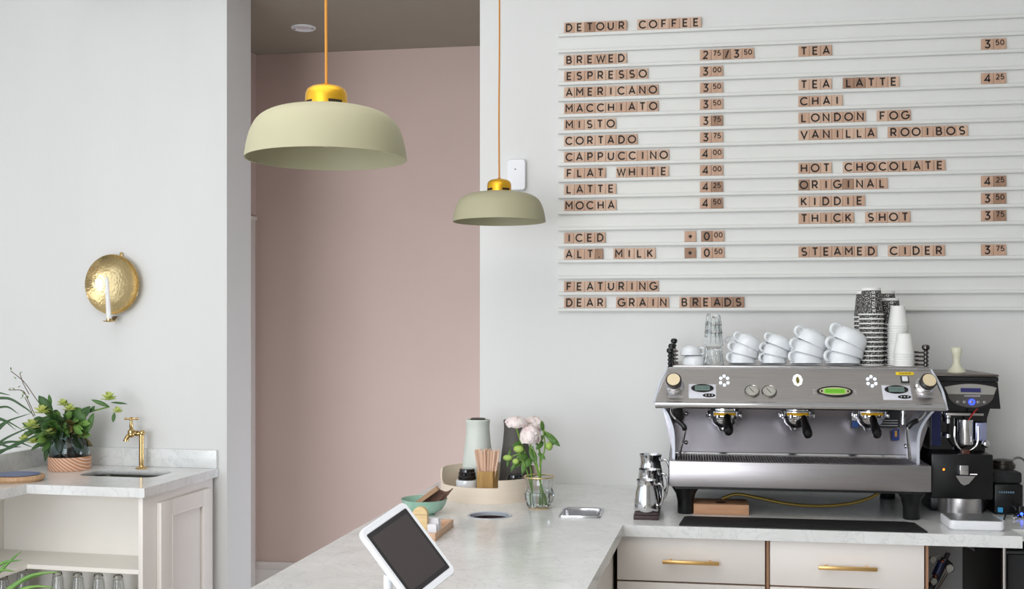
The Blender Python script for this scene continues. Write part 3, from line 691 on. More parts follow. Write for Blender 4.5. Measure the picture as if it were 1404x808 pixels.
blades('potted_palm', 'spiky palm leaves reaching in from the left edge above the sink worktop', 'plant', pb_, dep(pb_),
       [[(-46, 640, 0), (-20, 600, .0), (5, 580, 0), (38, 548, 0)][:3]+[(42, 567, 0)], [(-46, 640, 0), (-15, 618, 0), (10, 600, 0), (60, 578, 0)], [(-46, 640, 0), (-10, 622, 0), (20, 612, -.02), (66, 588, -.04)],
        [(-46, 640, 0), (-10, 626, 0), (25, 607, -.02), (54, 597, -.04)], [(-46, 640, 0), (-5, 612, 0), (20, 606, 0), (46, 614, -.05)], [(-46, 640, 0), (-12, 600, 0), (8, 580, 0), (24, 572, 0)],
        [(-46, 640, 0), (-40, 560, 0), (5, 546, 0), (32, 558, 0), (48, 571, -.02)], [(-46, 640, 0), (-50, 560, 0), (-10, 540, 0), (14, 542, 0)], [(-46, 640, 0), (-30, 575, 0), (5, 558, 0), (26, 568, 0)],
        [(-46, 640, 0), (-35, 570, 0), (0, 574, 0), (35, 592, -.03)], [(-46, 640, 0), (-25, 600, 0), (8, 612, 0), (30, 613, 0)], [(-46, 640, 0), (-20, 590, 0), (0, 576, 0), (22, 590, 0)]], PALM, .016,
       [(0, 0), (.05, 0), (.062, .1), (.066, .1), (.066, .115), (.058, .115), (.055, .1), (0, .1)])
gb = V(D(-60, 850, 3.0)); gbz = gb.copy()
blades('potted_grass_plant', 'bright green arching grass leaves in the bottom left corner', 'plant', V((gb.x, gb.y, 0)), 3.0,
       [[(-60, 850, 0), (-25, 810, 0), (5, 778, 0), (29, 756, 0)], [(-60, 850, 0), (-25, 800, 0), (0, 774, 0), (30, 768, 0)], [(-60, 850, 0), (-20, 830, 0), (30, 796, 0), (55, 787, 0), (82, 785, 0)], [(-60, 850, 0), (-10, 830, 0), (25, 800, 0), (66, 785, .02)],
        [(-60, 850, 0), (-10, 825, 0), (40, 806, 0), (76, 806, 0)], [(-60, 850, 0), (-20, 800, 0), (0, 783, 0), (21, 784, 0)], [(-60, 850, 0), (-15, 838, 0), (20, 815, 0), (50, 803, 0)]], GRS, .017,
       [(0, 0), (.11, 0), (.14, gb.z-.06), (.15, gb.z-.06), (.15, gb.z-.02), (.13, gb.z-.02), (.12, gb.z-.05), (0, gb.z-.05)])
# round board with a blue plate
s = mpp(G(0, 660)); br = 38*s
bc = G(3, 664)+V((0, br*.85, 0))
t = thing('serving_board', 'wooden board with a blue top at the left edge of the sink worktop', 'board', bc)
B().lathe([(0, 0), (br-.012, 0), (br, .012), (br, .022), (br-.006, .026), (0, .026)], 56, sy=.85).build('board', OAK, t)
B().lathe([(0, .0265), (br-.022, .0265), (br-.018, .0285), (0, .0285)], 56, sy=.85).build('blue_top', mat('blue glaze', (40, 70, 140), .3, rgb2=(66, 90, 146), scale=9), t)

# ================================================================ PENDANT LAMPS
def pendant(px, y_rim, wpx, dia, label, cord_lab):
    d = dia*F/wpx; c = D(px, y_rim, d); R0 = dia/2; u = R0/359.0
    t = thing('pendant_lamp', label, 'lamp', c)
    pr = [(359, 0), (350, 60), (334, 118), (306, 168), (262, 200), (205, 218), (150, 226), (92, 229)]
    pr = [(r*u, z*u) for r, z in pr]; inn = [(r-.0022, z-.0022) for r, z in pr]; inn[0] = (inn[0][0], 0)
    # smooth profile
    def sm(q_): return [(p.x, p.z) for p in spl([V((r, 0, z)) for r, z in q_], 5)]
    B().lathe(sm(pr)+sm(inn)[::-1]+[sm(pr)[0]], 72).build('lamp_shade', SAGE, t)
    cr = 93*u; zb = 226*u
    cap = [(cr, zb), (cr, zb+50*u), (cr*.98, zb+68*u), (cr*.9, zb+84*u), (cr*.7, zb+96*u), (cr*.4, zb+102*u), (.1*cr, zb+104*u), (0.008, zb+110*u), (0, zb+110*u)]
    cp_ = B().lathe(cap, 56).build('lamp_cap', GOLD, t)
    for k in range(4):
        a = math.radians(-135+90*k); n_ = 6; b = B(); rows = []
        for i in range(n_+1):
            aa = a+math.radians(-21+42*i/n_); rows.append([(cr*1.004*math.cos(aa), cr*1.004*math.sin(aa), zb+12*u), (cr*1.004*math.cos(aa), cr*1.004*math.sin(aa), zb+28*u)])
        b.grid(rows).build('vent_slot', mat('dark slot', (48, 38, 20), .8), cp_)
    B().tube(spl([V((0, 0, zb+108*u)), V((-.001, 0, zb+.3)), V((.001, 0, zb+.6)), V((0, 0, RH-c.z-.03))], 6), .0032, 8).build('cord', CORDM, t)
    B().lathe([(0, RH-c.z-.03), (.045, RH-c.z-.03), (.05, RH-c.z-.024), (.05, RH-c.z-.0005), (0, RH-c.z-.0005)], 32).build('ceiling_rose', GOLD, t)
    B().sphere((0, 0, zb-.055), .028).lathe([(.014, zb-.035), (.014, zb-.003)], 16).build('bulb', mat('unlit opal bulb', (220, 220, 205), .3), t)
pendant(447.5, 218.5, 220.5, .35, 'larger nearer sage green pendant lamp with a gold cap, before the pink passage', '')
pendant(684.5, 304.3, 127.5, .35, 'smaller looking farther sage green pendant lamp, at the edge of the white menu wall', '')

# ================================================================ PENINSULA OBJECTS
# bentwood tray
tf = G(672, 692); tr = 68.5*mpp(tf+V((0, .18, 0))); tcn = tf+V((0, tr, 0))
tcn.x = D(672, 680, dep(tcn)).x
t = thing('bentwood_tray', 'round pale bentwood tray with high sides, holding the carafes and jars', 'tray', tcn)
n = 96; b = B(); hi = .108; lo = .058
def th_(a):                                     # wall height by angle (deg, -90 is towards the camera)
    a = (a+90+180) % 360-180                    # 0 = front
    if a > 19: return .086 if a < 100 else hi
    if a > -60: return lo
    if a > -88: return lo+(hi-lo)*(((-60-a)/28)**1.5)
    return hi
rings = []
for a in sorted([360*i/n for i in range(n)]+[288.98, 289.02]):
    r1, r2 = tr, tr-.006; c_, s_ = math.cos(math.radians(a)), math.sin(math.radians(a)); h = th_(a)
    rings.append([(r1*c_, r1*s_, 0), (r1*c_, r1*s_, h), (r2*c_, r2*s_, h), (r2*c_, r2*s_, 0)])
rg = loft(b, [r for r in rings]+[rings[0]]); bmesh.ops.remove_doubles(b.bm, verts=b.bm.verts, dist=1e-6)
b.build('rim', WOODL, t, smooth=25)
B().lathe([(0, .002), (tr-.0065, .002), (tr-.0065, .009), (0, .009)], 64).build('tray_base', WOODL, t)
TZ = .929
def on_tray(px, Y): p = P(px, 500, Y); p.z = TZ+.0003; return p
def hgt(y, p): return 1.58-(y-HZ)/F*dep(p)-p.z
STW = mat('white stoneware', (214, 220, 212), .45, var=.04, scale=30); STG = mat('dark grey stoneware', (84, 80, 76), .6, var=.12, scale=30, bump=.2)
for px, Y, lb, m, tp_ in ((655.3, tcn.y+.085, 'tall white stoneware carafe standing in the bentwood tray', STW, 575), (707, tcn.y+.08, 'tall dark grey stoneware carafe behind the pink flowers', STG, 575.5)):
    p = on_tray(px, Y); s = mpp(p); h = hgt(tp_, p)
    t = thing('carafe', lb, 'carafe', p)
    k = s
    B().lathe([(0, 0), (21*k, 0), (22*k, .006), (22*k, h*.2), (20.5*k, h*.45), (17.5*k, h*.68), (16*k, h*.86), (16.3*k, h*.955), (16.8*k, h*.965), (16.8*k, h*.99), (15.8*k, h), (13.5*k, h*.995), (12.5*k, h*.93), (0, h*.93)], 48).build('body', m, t)
    B().lathe([(0, h*.96), (9.5*k, h*.96), (10.5*k, h*1.005), (9.5*k, h*1.015), (0, h*1.018)], 32).build('stopper', mat('dark stopper', (70, 66, 62), .5), t)
for px, Y, lb, r_, yt in ((640.5, tcn.y-.06, 'short white jar with a black screw lid, left of the stir sticks', .043, 642.5), (706, tcn.y-.055, 'short white jar with a black lid, half hidden behind the tray side', .043, 650)):
    p = on_tray(px, Y); h = hgt(yt, p); t = thing('sugar_jar', lb, 'jar', p); ch = .042
    B().lathe([(0, 0), (r_*.93, 0), (r_*.98, .006), (r_, h-ch-.008), (r_*.96, h-ch), (0, h-ch)], 40).build('body', CERAM, t)
    B().lathe([(0, h-ch+.0005), (r_*.8, h-ch+.0005), (r_*.82, h-ch+.012), (r_*.76, h-ch+.015), (r_*.76, h-.014), (r_*.7, h-.012), (r_*.68, h-.003), (r_*.62, h), (0, h)], 40).build('lid', BLACKG, t)
p = on_tray(668, tcn.y-.085); s = mpp(p); h = hgt(645.5, p); rr_ = 14.3*s
t = thing('stirrer_cup', 'hexagonal wooden cup holding the stir sticks', 'cup', p, math.radians(12))
b = B(); hexp = lambda r: [(r*math.cos(PI/3*i), r*math.sin(PI/3*i)) for i in range(6)]
rg = loft(b, [[(x, y, z) for x, y in hexp(r)] for r, z in ((rr_, 0), (rr_, h), (rr_-.006, h), (rr_-.006, .01))]); b.bm.faces.new(rg[0]); b.bm.faces.new(rg[-1])
b.build('hexagonal_body', mat('golden oak', (196, 158, 98), .5, rgb2=(172, 134, 78), scale=10, stretch=(6, 6, 1)), t, smooth=0)
cup = p.copy(); random.seed(5); stm = None
stk = B().box((0, 0, .07), (.0075, .0018, .14), .0007, seg=1).mesh('stir_stick', mat('birch stick', (222, 184, 158), .6, var=.08, scale=20), 30)
SL = hgt(616.5, p)
for i in range(26):
    fx = (i % 13-6)/6; fy = (i//13-.5)*.022
    o = bpy.data.objects.new('stir_stick', stk); C.objects.link(o)
    Lk = SL*random.uniform(.96, 1.02); ang = fx*.17+random.uniform(-.02, .02)
    o.location = (cup.x+fx*.017-math.sin(ang)*0, cup.y+fy, cup.z+.011); o.rotation_euler = (random.uniform(-.04, .04)+fy*2, ang, random.uniform(-.5, .5)); o.scale = (1, 1, (Lk-.011)/.14)
    tag(o, 'flat pale wooden stir stick standing in the hexagonal cup', 'stir stick', 'stir sticks in the hexagonal cup')
# glass vase with peonies
gv = G(739, 700); gv = gv+V((0, .05, 0)); gv.x = D(739, 690, dep(gv)).x; s = mpp(gv); vr = 21*s; vh = hgt(652.5, gv)
t = thing('flower_vase', 'clear faceted glass vase with a thin brass ring around its neck', 'vase', gv)
b = B(); N8 = 10
prf = [(vr*.62, .0), (vr*.8, .004), (vr*.95, .03), (vr*1.0, .05), (vr*.86, vh*.62), (vr*.92, vh*.9), (vr*.9, vh*.9), (vr*.83, vh*.62), (vr*.94, .05), (vr*.88, .03), (vr*.7, .01)]
b = B(); b.lathe([(0, 0)]+prf+[(0, .01)], N8).build('glass_body', GLASS, t, smooth=20)
B().lathe([(0, .0105), (vr*.69, .0105), (vr*.86, .03), (vr*.925, .048), (vr*.9, .056), (0, .056)], N8).build('water', WATER, t, smooth=20)
RB = mat('fine brass wire', (226, 204, 160), .25, 1.0)
ring = B(); ring.tube([(vr*.98*math.cos(2*PI*i/40), vr*.98*math.sin(2*PI*i/40), vh*.97) for i in range(41)], .0028, 8, caps=False).build('neck_ring', RB, t)
B().lathe([(vr*.6, -.0), (vr*.72, .0005), (vr*.76, .006), (vr*.7, .0065), (vr*.6, .003)], 32).build('base_ring', RB, t)
PET = mat('blush peony petals', (246, 234, 230), .7, rgb2=(238, 216, 213), scale=22, sss=.1)
SDK = mat('peony leaf green', (92, 130, 58), .5, rgb2=(70, 108, 46), scale=20); BUD = mat('pale green bud', (176, 200, 104), .5, rgb2=(148, 182, 84), scale=20)
def gp(px, py, off=0): return D(px, py, dep(gv)+off)
random.seed(3)
for i, (px, py, wd, ht, off, lb, foot) in enumerate(((708, 581.5, 15.5, 10, -.03, 'blush pink peony leaning left over the dark carafe', (731, 690)), (731, 585, 16, 13.5, .03, 'blush pink peony at the back, highest on the right', (741, 694)), (727, 600, 14, 15.5, -.035, 'blush pink peony lowest in front, drooping over the buds', (746, 694)))):
    c = gp(px, py, off); t = thing('peony', lb, 'flower', c, 0, 'peonies in the glass vase')
    b = B()
    for k in range(64):
        a = k*2.39996; e = -0.35+1.75*((k*7) % 64)/64; d = V((math.cos(a)*math.cos(e), math.sin(a)*math.cos(e), math.sin(e)))
        rr = random.uniform(.7, 1.06)
        M = Matrix.Diagonal((wd*s, wd*s, ht*s, 1))
        up = V((0, 0, 1)); sd = d.cross(up); sd = sd.normalized() if sd.length > .1 else V((1, 0, 0)); nn = sd.cross(d).normalized(); rows = []
        for u_ in range(5):
            row = []
            for v_ in range(5):
                x = (v_-2)/2; y = (u_-1.2)/2.4; w_ = .42*(1-.35*abs(y-.2))
                q_ = d*(rr-.18*(x*x)-.14*y*y+.09*random.random()*(1 if u_ > 1 else .4)) + sd*(x*w_) + nn*(y*.5); row.append(M @ q_)
            rows.append(row)
        b.grid(rows)
    b.sphere((0, 0, 0), 1, (wd*s*.62, wd*s*.62, ht*s*.62)); b.build('petals', PET, t, smooth=40)
    f = gp(*foot)-c+V((0, .0, 0)); f.z = max(f.z, gv.z+.014-c.z)
    ex = {0: [(716, 612), (727, 640)], 1: [(740, 620), (741, 650)], 2: [(729, 625), (738, 648)]}[i]
    B().tube(spl([V((0, 0, -ht*s*.5))]+[gp(x, y, off*.3)-c for x, y in ex]+[f], 6), .0034, 8).build('stem', STEM, t)
gr = thing('green_sprigs', 'green leafy stems with pale unopened buds between the peonies', 'flowers', gv)
def g2(px, py, off=0): return gp(px, py, off)-gv
b = B()
for pts in (((712, 620), (722, 645), (729, 672), (731, 692)), ((745, 590), (747, 615), (741, 640), (742, 690)), ((747, 610), (752, 612)), ((706, 633), (716, 632), (724, 650)), ((696, 629), (712, 622)), ((745, 590), (754, 598)), ((730, 612), (738, 645), (748, 692))):
    b.tube(spl([g2(x, y, -.02 if y < 650 else 0) for x, y in pts], 5), .0026, 7)
b.build('stems', STEM, gr)
for px, py, w_, h_ in ((696, 628, 6.5, 4), (707, 633, 4.6, 4), (711, 616, 7, 5), (753, 612, 5, 6)):
    b = B(); b.sphere(g2(px, py, -.03), 1, (w_*s, h_*s, h_*s)); b.build('bud', BUD, gr)
for px, py, tx, ty, w_ in ((745, 592, 768, 611, .02), (748, 614, 764, 602, .016), (720, 612, 700, 646, .012), (722, 622, 716, 650, .018), (726, 612, 731, 632, .014), (716, 606, 702, 612, .014), (726, 616, 736, 632, .02), (735, 610, 745, 596, .018), (745, 606, 735, 616, .016), (700, 615, 695, 640, .01),
                           (745, 592, 742, 576, .012), (716, 634, 700, 642, .012), (724, 625, 712, 628, .018), (728, 628, 722, 640, .02), (738, 622, 748, 630, .014)):
    p_ = g2(px, py, -.01); d = g2(tx, ty, -.03)-p_; b = B(); leafmesh(b, p_, d, d.length, w_*1.2, .05, .3, up=V((.2, -1, .3))); b.build('leaf', SDK, gr, smooth=60, solid=.0006)

# mint bowl with sleeves
gb_ = G(582, 708)+V((0, .045, 0)); gb_.x = D(581.5, 700, dep(gb_)).x; s = mpp(gb_); br_ = 31.5*s; bh = 21*s
MINT = mat('mint green glaze', (166, 202, 182), .25, rgb2=(140, 184, 162), scale=24, bump=.4, bscale=40, coat=.3)
t = thing('mint_bowl', 'mint green glazed bowl behind the card holder, holding brown sleeves', 'bowl', gb_)
B().lathe([(0, 0), (br_*.45, 0), (br_*.5, .004), (br_*.78, bh*.3), (br_*.93, bh*.65), (br_*1.0, bh*.96), (br_*1.02, bh), (br_*.98, bh), (br_*.9, bh*.65), (br_*.72, bh*.32), (br_*.4, .006), (0, .005)], 48).build('bowl', MINT, t)
KR = mat('corrugated brown sleeve', (122, 92, 78), .8, rgb2=(92, 66, 56), scale=6, stretch=(60, 1, 1)); KR2 = mat('kraft sleeve lining', (176, 142, 112), .8, var=.1, scale=20)
def bp(px, py, off=0): return D(px, py, dep(gb_)+off)
for i, (A_, B_, C_, D_, lb, m) in enumerate((((568, 690), (600, 666.5), (603, 671), (574, 692), 'light brown cardboard sleeve leaning up in the mint bowl', KR2), ((574, 690), (602, 670), (612, 678), (598, 692), 'dark brown corrugated sleeve in the middle of the mint bowl', KR), ((584, 691), (604, 672), (621, 670), (606, 689), 'dark brown corrugated sleeve with a raised right corner in the mint bowl', KR))):
    o_ = i*.014; rows = []
    a, b2, c_, d_ = bp(*A_, -.03+o_), bp(*B_, .03+o_), bp(*C_, .0+o_), bp(*D_, -.05+o_)
    cen = (a+b2+c_+d_)/4; t = thing('cup_sleeve', lb, 'sleeve', cen, 0, 'cardboard sleeves in the mint bowl')
    for u_ in range(9):
        row = []
        for v_ in range(15):
            uu, vv = u_/8, v_/14
            p_ = (a*(1-uu)+b2*uu)*(1-vv)+(d_*(1-uu)+c_*uu)*vv; p_ = p_-V((0, 0, 1))*.010*math.sin(PI*vv)*(1 if i else .3)+V((0, 0, .0012*(v_ % 2)))
            row.append(p_-cen)
        rows.append(row)
    B().grid(rows).build('cardboard', m, t, smooth=20, solid=.003)
# card holder
ch0 = G(597, 743); ch1 = G(622, 722.5)
yd = (ch1-ch0).normalized(); xd = V((yd.y, -yd.x, 0)); rz_ = math.atan2(xd.y, xd.x)
L2 = (ch1-ch0).length; s = mpp(ch0)
t = thing('card_holder', 'small beech tray beside the tablet, under the white cards', 'card holder', ch0, rz_)
W2 = .085; hh = 11*s
b = B(); b.box2((-W2, 0, 0), (0, L2, .006), .002)
b.box2((-W2, 0, .0061), (0, .008, hh), .003); b.box2((-.008, .0085, .0061), (0, L2-.0085, hh), .003); b.box2((-W2, L2-.008, .0061), (0, L2, hh), .003); b.box2((-W2, .0085, .0061), (-W2+.008, L2-.0085, hh), .003)
b.build('tray', BEECH, t)
wc = D(594, 720, dep(ch0)+.06); wc.z = .9275
t = thing('card_stack', 'block of torn white cards standing in the beech tray', 'cards', wc, rz_)
for k in range(9):
    hk = .05+random.uniform(-.004, .004)-(.012 if k < 3 else 0); B().box2((-.045, -.035+k*.0072, 0), (.017+random.uniform(-.003, .003), -.029+k*.0072, hk), .0008).build('card', mat('white card', (232, 230, 234), .7, var=.04, scale=30), t)
wz = D(575.5, 716, dep(ch0)+.03)
t = thing('round_topped_block', 'pale wooden block with a half round top, between the tablet and the mint bowl', 'block', (wz.x, wz.y, .9275+.0), rz_)
h0 = 1.58-(706-HZ)/F*dep(wz)-.9275; rb = 10.5*mpp(wz)
B().prism([V((-rb, 0, .0)), V((rb, 0, .0)), V((rb, 0, h0-.001)), V((-rb, 0, h0-.001))], (0, .018, 0), .0008).build('base_block', mat('pale pine', (226, 200, 152), .6, rgb2=(206, 176, 126), scale=8, stretch=(1, 1, 8)), t, smooth=0)
ap = [V((rb*math.cos(PI*i/20), 0, h0+rb*math.sin(PI*i/20))) for i in range(21)]
B().prism(ap, (0, .018, 0)).build('half_round_top', mat('pale pine', (226, 200, 152)), t, smooth=30)

# tablet
s = .00156
A3 = V((48, 28, 53.4)).normalized(); 
ex = (RT*A3.x+V((0, 0, 1))*A3.y+FW*A3.z); B3 = V((63, -80, -14.7)).normalized(); ey = -(RT*B3.x+V((0, 0, 1))*B3.y+FW*B3.z)
ey = (ey-ex*ex.dot(ey)).normalized(); ez = ex.cross(ey)
tcc = D(560.5, 756.5, 2.33)
RM = Matrix((ex, ey, ez)).transposed().to_4x4()
SWd, SHt = 77.1*s, 102.8*s
t = thing('tablet', 'white tablet till tilted on its stand at the front of the peninsula', 'tablet', tcc); t.rotation_euler = RM.to_euler()
b = B(); L_ = [[(x, y, z) for x, y in rrect(w_, h_, r)] for w_, h_, r, z in ((SWd+.008, SHt+.022, .012, -.022), (SWd+.017, SHt+.031, .014, -.014), (SWd+.017, SHt+.031, .014, -.003), (SWd+.013, SHt+.027, .012, .0), (SWd+.001, SHt+.001, .004, .0), (SWd, SHt, .004, -.001))]
rg = loft(b, L_); b.bm.faces.new(rg[0]); b.bm.faces.new(rg[-1]); b.build('case', mat('white glossy case', (236, 238, 242), .25, coat=.3), t)
b = B(); b.prism([V((x, y, -.0008)) for x, y in rrect(SWd-.001, SHt-.001, .003)], (0, 0, .0006)); b.build('bezel', mat('black glass bezel', (46, 44, 46), .05, coat=.6), t, smooth=0)
b = B(); b.prism([V((x, y, -.0001)) for x, y in rrect(SWd-.014, SHt-.022, .001)], (0, 0, .0003)); b.build('screen', mat('dark screen glass', (66, 60, 60), .03, coat=.8), t, smooth=0)
# stand
sb = G(534, 860); a_ = D(532, 776, dep(tcc)-.035+.09); bs = D(532, 776, dep(tcc)+.02); bs.z = .92
t2 = thing('tablet_stand', 'white slim stand holding the tilted tablet', 'stand', (bs.x, bs.y, .92))
tt = tcc-ez*.03-V((bs.x, bs.y, .92))
zt_ = 1.58-(782-HZ)/F*dep(bs)-.92
B().lathe([(0, 0), (.06, 0), (.062, .004), (.058, .008), (0, .008)], 40).build('foot', WPLAST, t2)
B().tube(spl([V((0, 0, .008)), V((0, 0, .05)), V((0, 0.0, max(.06, zt_-.01)))], 4), .0095, 16).build('stem', WPLAST, t2)
ta = V((0, 0, max(.06, zt_-.01)))
B().tube([ta, tt], .009, 14).build('neck', WPLAST, t2)
# ================================================================ ESPRESSO MACHINE
YB, YT, YK = 3.76, 3.86, 4.40                     # lower lip, top edge, back
MO = V(((P(918, 650, 3.8).x+P(1277, 650, 3.8).x)/2, 4.1, .92))
em = thing('espresso_machine', 'wide three group stainless steel espresso machine on the right worktop', 'coffee machine', MO)
def m(px, py, Y): return P(px, py, Y)-MO
BL, BR_, TR_, TL_ = m(898.5, 549.5, YB), m(1296.5, 555, YB), m(1275.5, 506.5, YT), m(917, 505, YT)
zb_ = (BL.z+BR_.z)/2; zt2 = (TL_.z+TR_.z)/2
for v in (BL, BR_): v.z = zb_
for v in (TL_, TR_): v.z = zt2
def hexa(b, vs):
    v = [b.bm.verts.new(p) for p in vs]
    for f in ((0, 1, 2, 3), (7, 6, 5, 4), (0, 4, 5, 1), (1, 5, 6, 2), (2, 6, 7, 3), (3, 7, 4, 0)): b.bm.faces.new([v[i] for i in f])
    return v
bY = YK-MO.y
b = B(); hexa(b, [BL, BR_, TR_, TL_, V((BL.x+.03, bY, zb_)), V((BR_.x-.03, bY, zb_)), V((TR_.x, bY, zt2)), V((TL_.x, bY, zt2))])
b.build('front_panel', STEEL, em, smooth=0)
nx = (BR_-BL).normalized(); ny = ((TL_+TR_)/2-(BL+BR_)/2); ny = (ny-nx*ny.dot(nx)).normalized(); nz = nx.cross(ny).normalized()
ctr = (BL+BR_+TL_+TR_)/4
NM = Matrix((nx, ny, nz)).transposed().to_4x4()
def fp(px, py):                                  # local frame on the leaning panel (origin ctr), coords u, v
    o = ctr+MO; r = ray(px, py); k = (o-CP).dot(nz)/r.dot(nz); q_ = CP+r*k-o; return q_.dot(nx), q_.dot(ny)
PS = 3.9/F
def FM(px, py, w_=0):
    u, v = fp(px, py); return Matrix.Translation(ctr) @ NM @ Matrix.Translation((u, v, w_))
# lip and top bar
b = B(); pr = [(0, 0), (-.004, -.004), (-.009, -.011), (-.008, -.019), (-.002, -.024), (.03, -.024), (.03, 0)]
b.prism([V((BL.x, BL.y+y, zb_+z)) for y, z in pr], (BR_.x-BL.x, 0, 0)); b.build('lower_lip', STEELP, em, smooth=50)
B().tube([TL_+V((0, -.001, .0)), TR_+V((0, -.001, .0))], .0042, 10).build('top_bar', CHROME, em)
B().box2((TL_.x+.004, TL_.y+.02, zt2+.0005), (TR_.x-.004, bY-.01, zt2+.008), .002).build('cup_tray', STEEL, em)
# white curved side trims
TRIM = mat('pale lacquered side trim', (214, 218, 228), .25, .2)
def edge(pts, w_, name='side_trim', r=.0045):
    B().tube(spl(pts, 6), r, 8).build(name, TRIM, em)
edge([TL_+V((-.004, .004, 0)), TL_.lerp(BL, .5)+V((-.008, .001, 0)), BL+V((-.003, 0, -.004))], 0)
edge([TR_+V((.002, .004, 0)), TR_.lerp(BR_, .35)+V((.007, .001, 0)), TR_.lerp(BR_, .7)+V((.007, .0, 0)), BR_+V((.004, 0, -.02))], 0)
# S shaped side panels
YS = 3.86
def side(pts, sg):
    c = spl([m(x, y, YS) for x, y in pts], 6); b = B(); rows = []
    for p in c: rows.append([p, p+V((sg*.010, 0, 0)), V((p.x+sg*.010, bY, p.z)), V((p.x, bY, p.z))])
    rg = loft(b, rows); b.bm.faces.new(rg[0]); b.bm.faces.new(rg[-1]); b.build('side_panel', TRIM, em, smooth=40)
side(((904, 557), (912, 567), (917, 579), (920.5, 592), (921.5, 610), (921.5, 634)), 1)
side(((1285, 561), (1277, 569), (1269, 580), (1263.5, 592), (1261, 608), (1261, 640)), -1)
# backsplash, sloping
sl0, sr0 = m(908, 556, 4.06), m(1280, 560, 4.06); sl1, sr1 = m(922, 619, 4.03), m(1260, 624, 4.03)
b = B(); hexa(b, [sl1, sr1, sr0, sl0, V((sl1.x, bY-.01, sl1.z)), V((sr1.x, bY-.01, sr1.z)), V((sr0.x, bY-.01, sr0.z)), V((sl0.x, bY-.01, sl0.z))]); b.build('backsplash', BACKS, em, smooth=0)
# drip tray
YD = 3.80
d0, d1 = m(917.5, 633, YD), m(1277, 638.5, YD); dzt = (d0.z+d1.z)/2; dzb = (m(917.5, 668, YD).z+m(1277, 674.5, YD).z)/2
TY0 = YD-MO.y
b = B(); b.box2((d0.x, TY0, dzb), (d1.x, TY0+.02, dzt), .002); b.box2((d0.x, TY0+.0201, dzb), (d0.x+.012, .27, dzt), .001); b.box2((d1.x-.012, TY0+.0201, dzb), (d1.x, .27, dzt), .001)
b.box2((d0.x+.0121, TY0+.0201, dzb), (d1.x-.0121, .28, dzb+.01)); b.box2((d0.x+.0121, .262, dzb+.0101), (d1.x-.0121, .28, dzt)); b.build('drip_tray', mat('brushed tray steel', (176, 172, 174), 0.36, 1.0, var=0.12, scale=14, stretch=(.6, 1, 22)), em)
B().box2((d0.x-.002, TY0+.006, dzb+.004), (d0.x-.0002, .27, dzt-.002)).build('side_cover', BLACK, em)
DKS = mat('dark steel slot', (60, 58, 60), .4, 1.0)
B().box2((d0.x+.013, TY0+.021, dzt-.022), (d1.x-.013, -.03, dzt-.018)).build('tray_pan', DKS, em)
b = B(); ng = 92; xa, xb = d0.x+.018, d1.x-.018
for i in range(ng):
    x = xa+(xb-xa)*i/(ng-1); b.box2((x-.0022, TY0+.028, dzt-.006), (x+.0022, -.075, dzt-.0015))
b.box2((d0.x+.0125, TY0+.0205, dzt-.008), (d1.x-.0125, TY0+.027, dzt)); b.box2((d0.x+.0125, -.075, dzt-.008), (d1.x-.0125, -.066, dzt))
b.build('grille', STEEL, em, smooth=0)['kind'] = 'stuff'
b = B(); lo_ = m(930, 622, 4.0)
b.prism([V((d0.x+.0125, -.065, dzt-.004)), V((d0.x+.0125, -.062, dzt+.008)), V((d0.x+.0125, -.03, dzt+.03)), V((d0.x+.0125, -.0, dzt+.03)), V((d0.x+.0125, -.0, dzt-.004))], (d1.x-d0.x-.025, 0, 0)); b.build('splash_step', STEELP, em, smooth=0)
b = B(); b.box2((d0.x+.02, TY0+.03, dzb-.012), (d1.x-.02, .27, dzb-.0005)); b.build('underside', BLACK, em, smooth=0)
for px in (940, 1249.5):
    for y_ in (3.885, 4.33):
        p = m(px, 690, y_); h = dzb-.0125; X = P(px, 690, 3.885).x-MO.x
        B().lathe([(.0, 0), (.0265, 0), (.028, .003), (.028, h*.45), (.034, h*.75), (.046, h-.004), (.047, h), (0, h)], 28, (X, y_-MO.y, 0)).build('foot', BLACK, em)
# groups and portafilters
for gx, hx, hy, hb in ((993, 997, 590, 571), (1092, 1102, 594, 573), (1193, 1197, 594, 573)):
    gy = 3.93; c = m(gx, 564.5, gy); k = dep(c+MO)/F
    g = B(); zz = zb_-.026
    zt_ = zb_-.024-c.z; g.lathe([(0, zt_), (19*k, zt_), (19*k, .006), (23*k, .003), (23*k, -.013), (20*k, -.016), (19*k, -.024), (16*k, -.027), (0, -.027)], 36, c)
    for a in range(0, 360, 45): g.lathe([(0, -.006), (3*k, -.006), (3*k, .004), (0, .004)], 8, c+V((23*k*math.cos(math.radians(a+22)), 23*k*math.sin(math.radians(a+22)), -.012)))
    gh = g.build('group_head', CHROME, em)
    n_ = 14; rws = []
    for i in range(n_+1):
        a = math.radians(-90-38+76*i/n_); rws.append([c+V((23.3*k*math.cos(a), 23.3*k*math.sin(a), z)) for z in (-.011, -.0005)])
    B().grid(rws).build('yellow_band', mat('yellow band', (236, 178, 26), .45), gh, solid=.0015)
    b = B(); b.lathe([(0, -.058), (8*k, -.056), (13*k, -.048), (16.5*k, -.036), (17*k, -.0262), (0, -.0262)], 32, c)
    hp = m(hx, hb, gy-.07); he_ = m(hx+(2 if hx < 1100 else 6), hy+4, gy-.165)
    b.tube([c+V((0, -.03, -.036)), hp], [.011, .009], 12)
    sp_ = m(gx-6, 583, gy-.01); b.tube(spl([c+V((0, 0, -.05)), c+V((-.01, 0, -.065)), sp_+V((-.004, -.0, -.004))], 5), .0055, 10)
    pf = b.build('portafilter', CHROME, em)
    dd = (he_-hp); B().tube([hp, hp+dd*.12, hp+dd*.3, hp+dd*.6, hp+dd*.88, hp+dd*.97, he_], [.0105, .0135, .012, .0155, .0168, .013, .005], 18).build('grip', BLACK, pf)
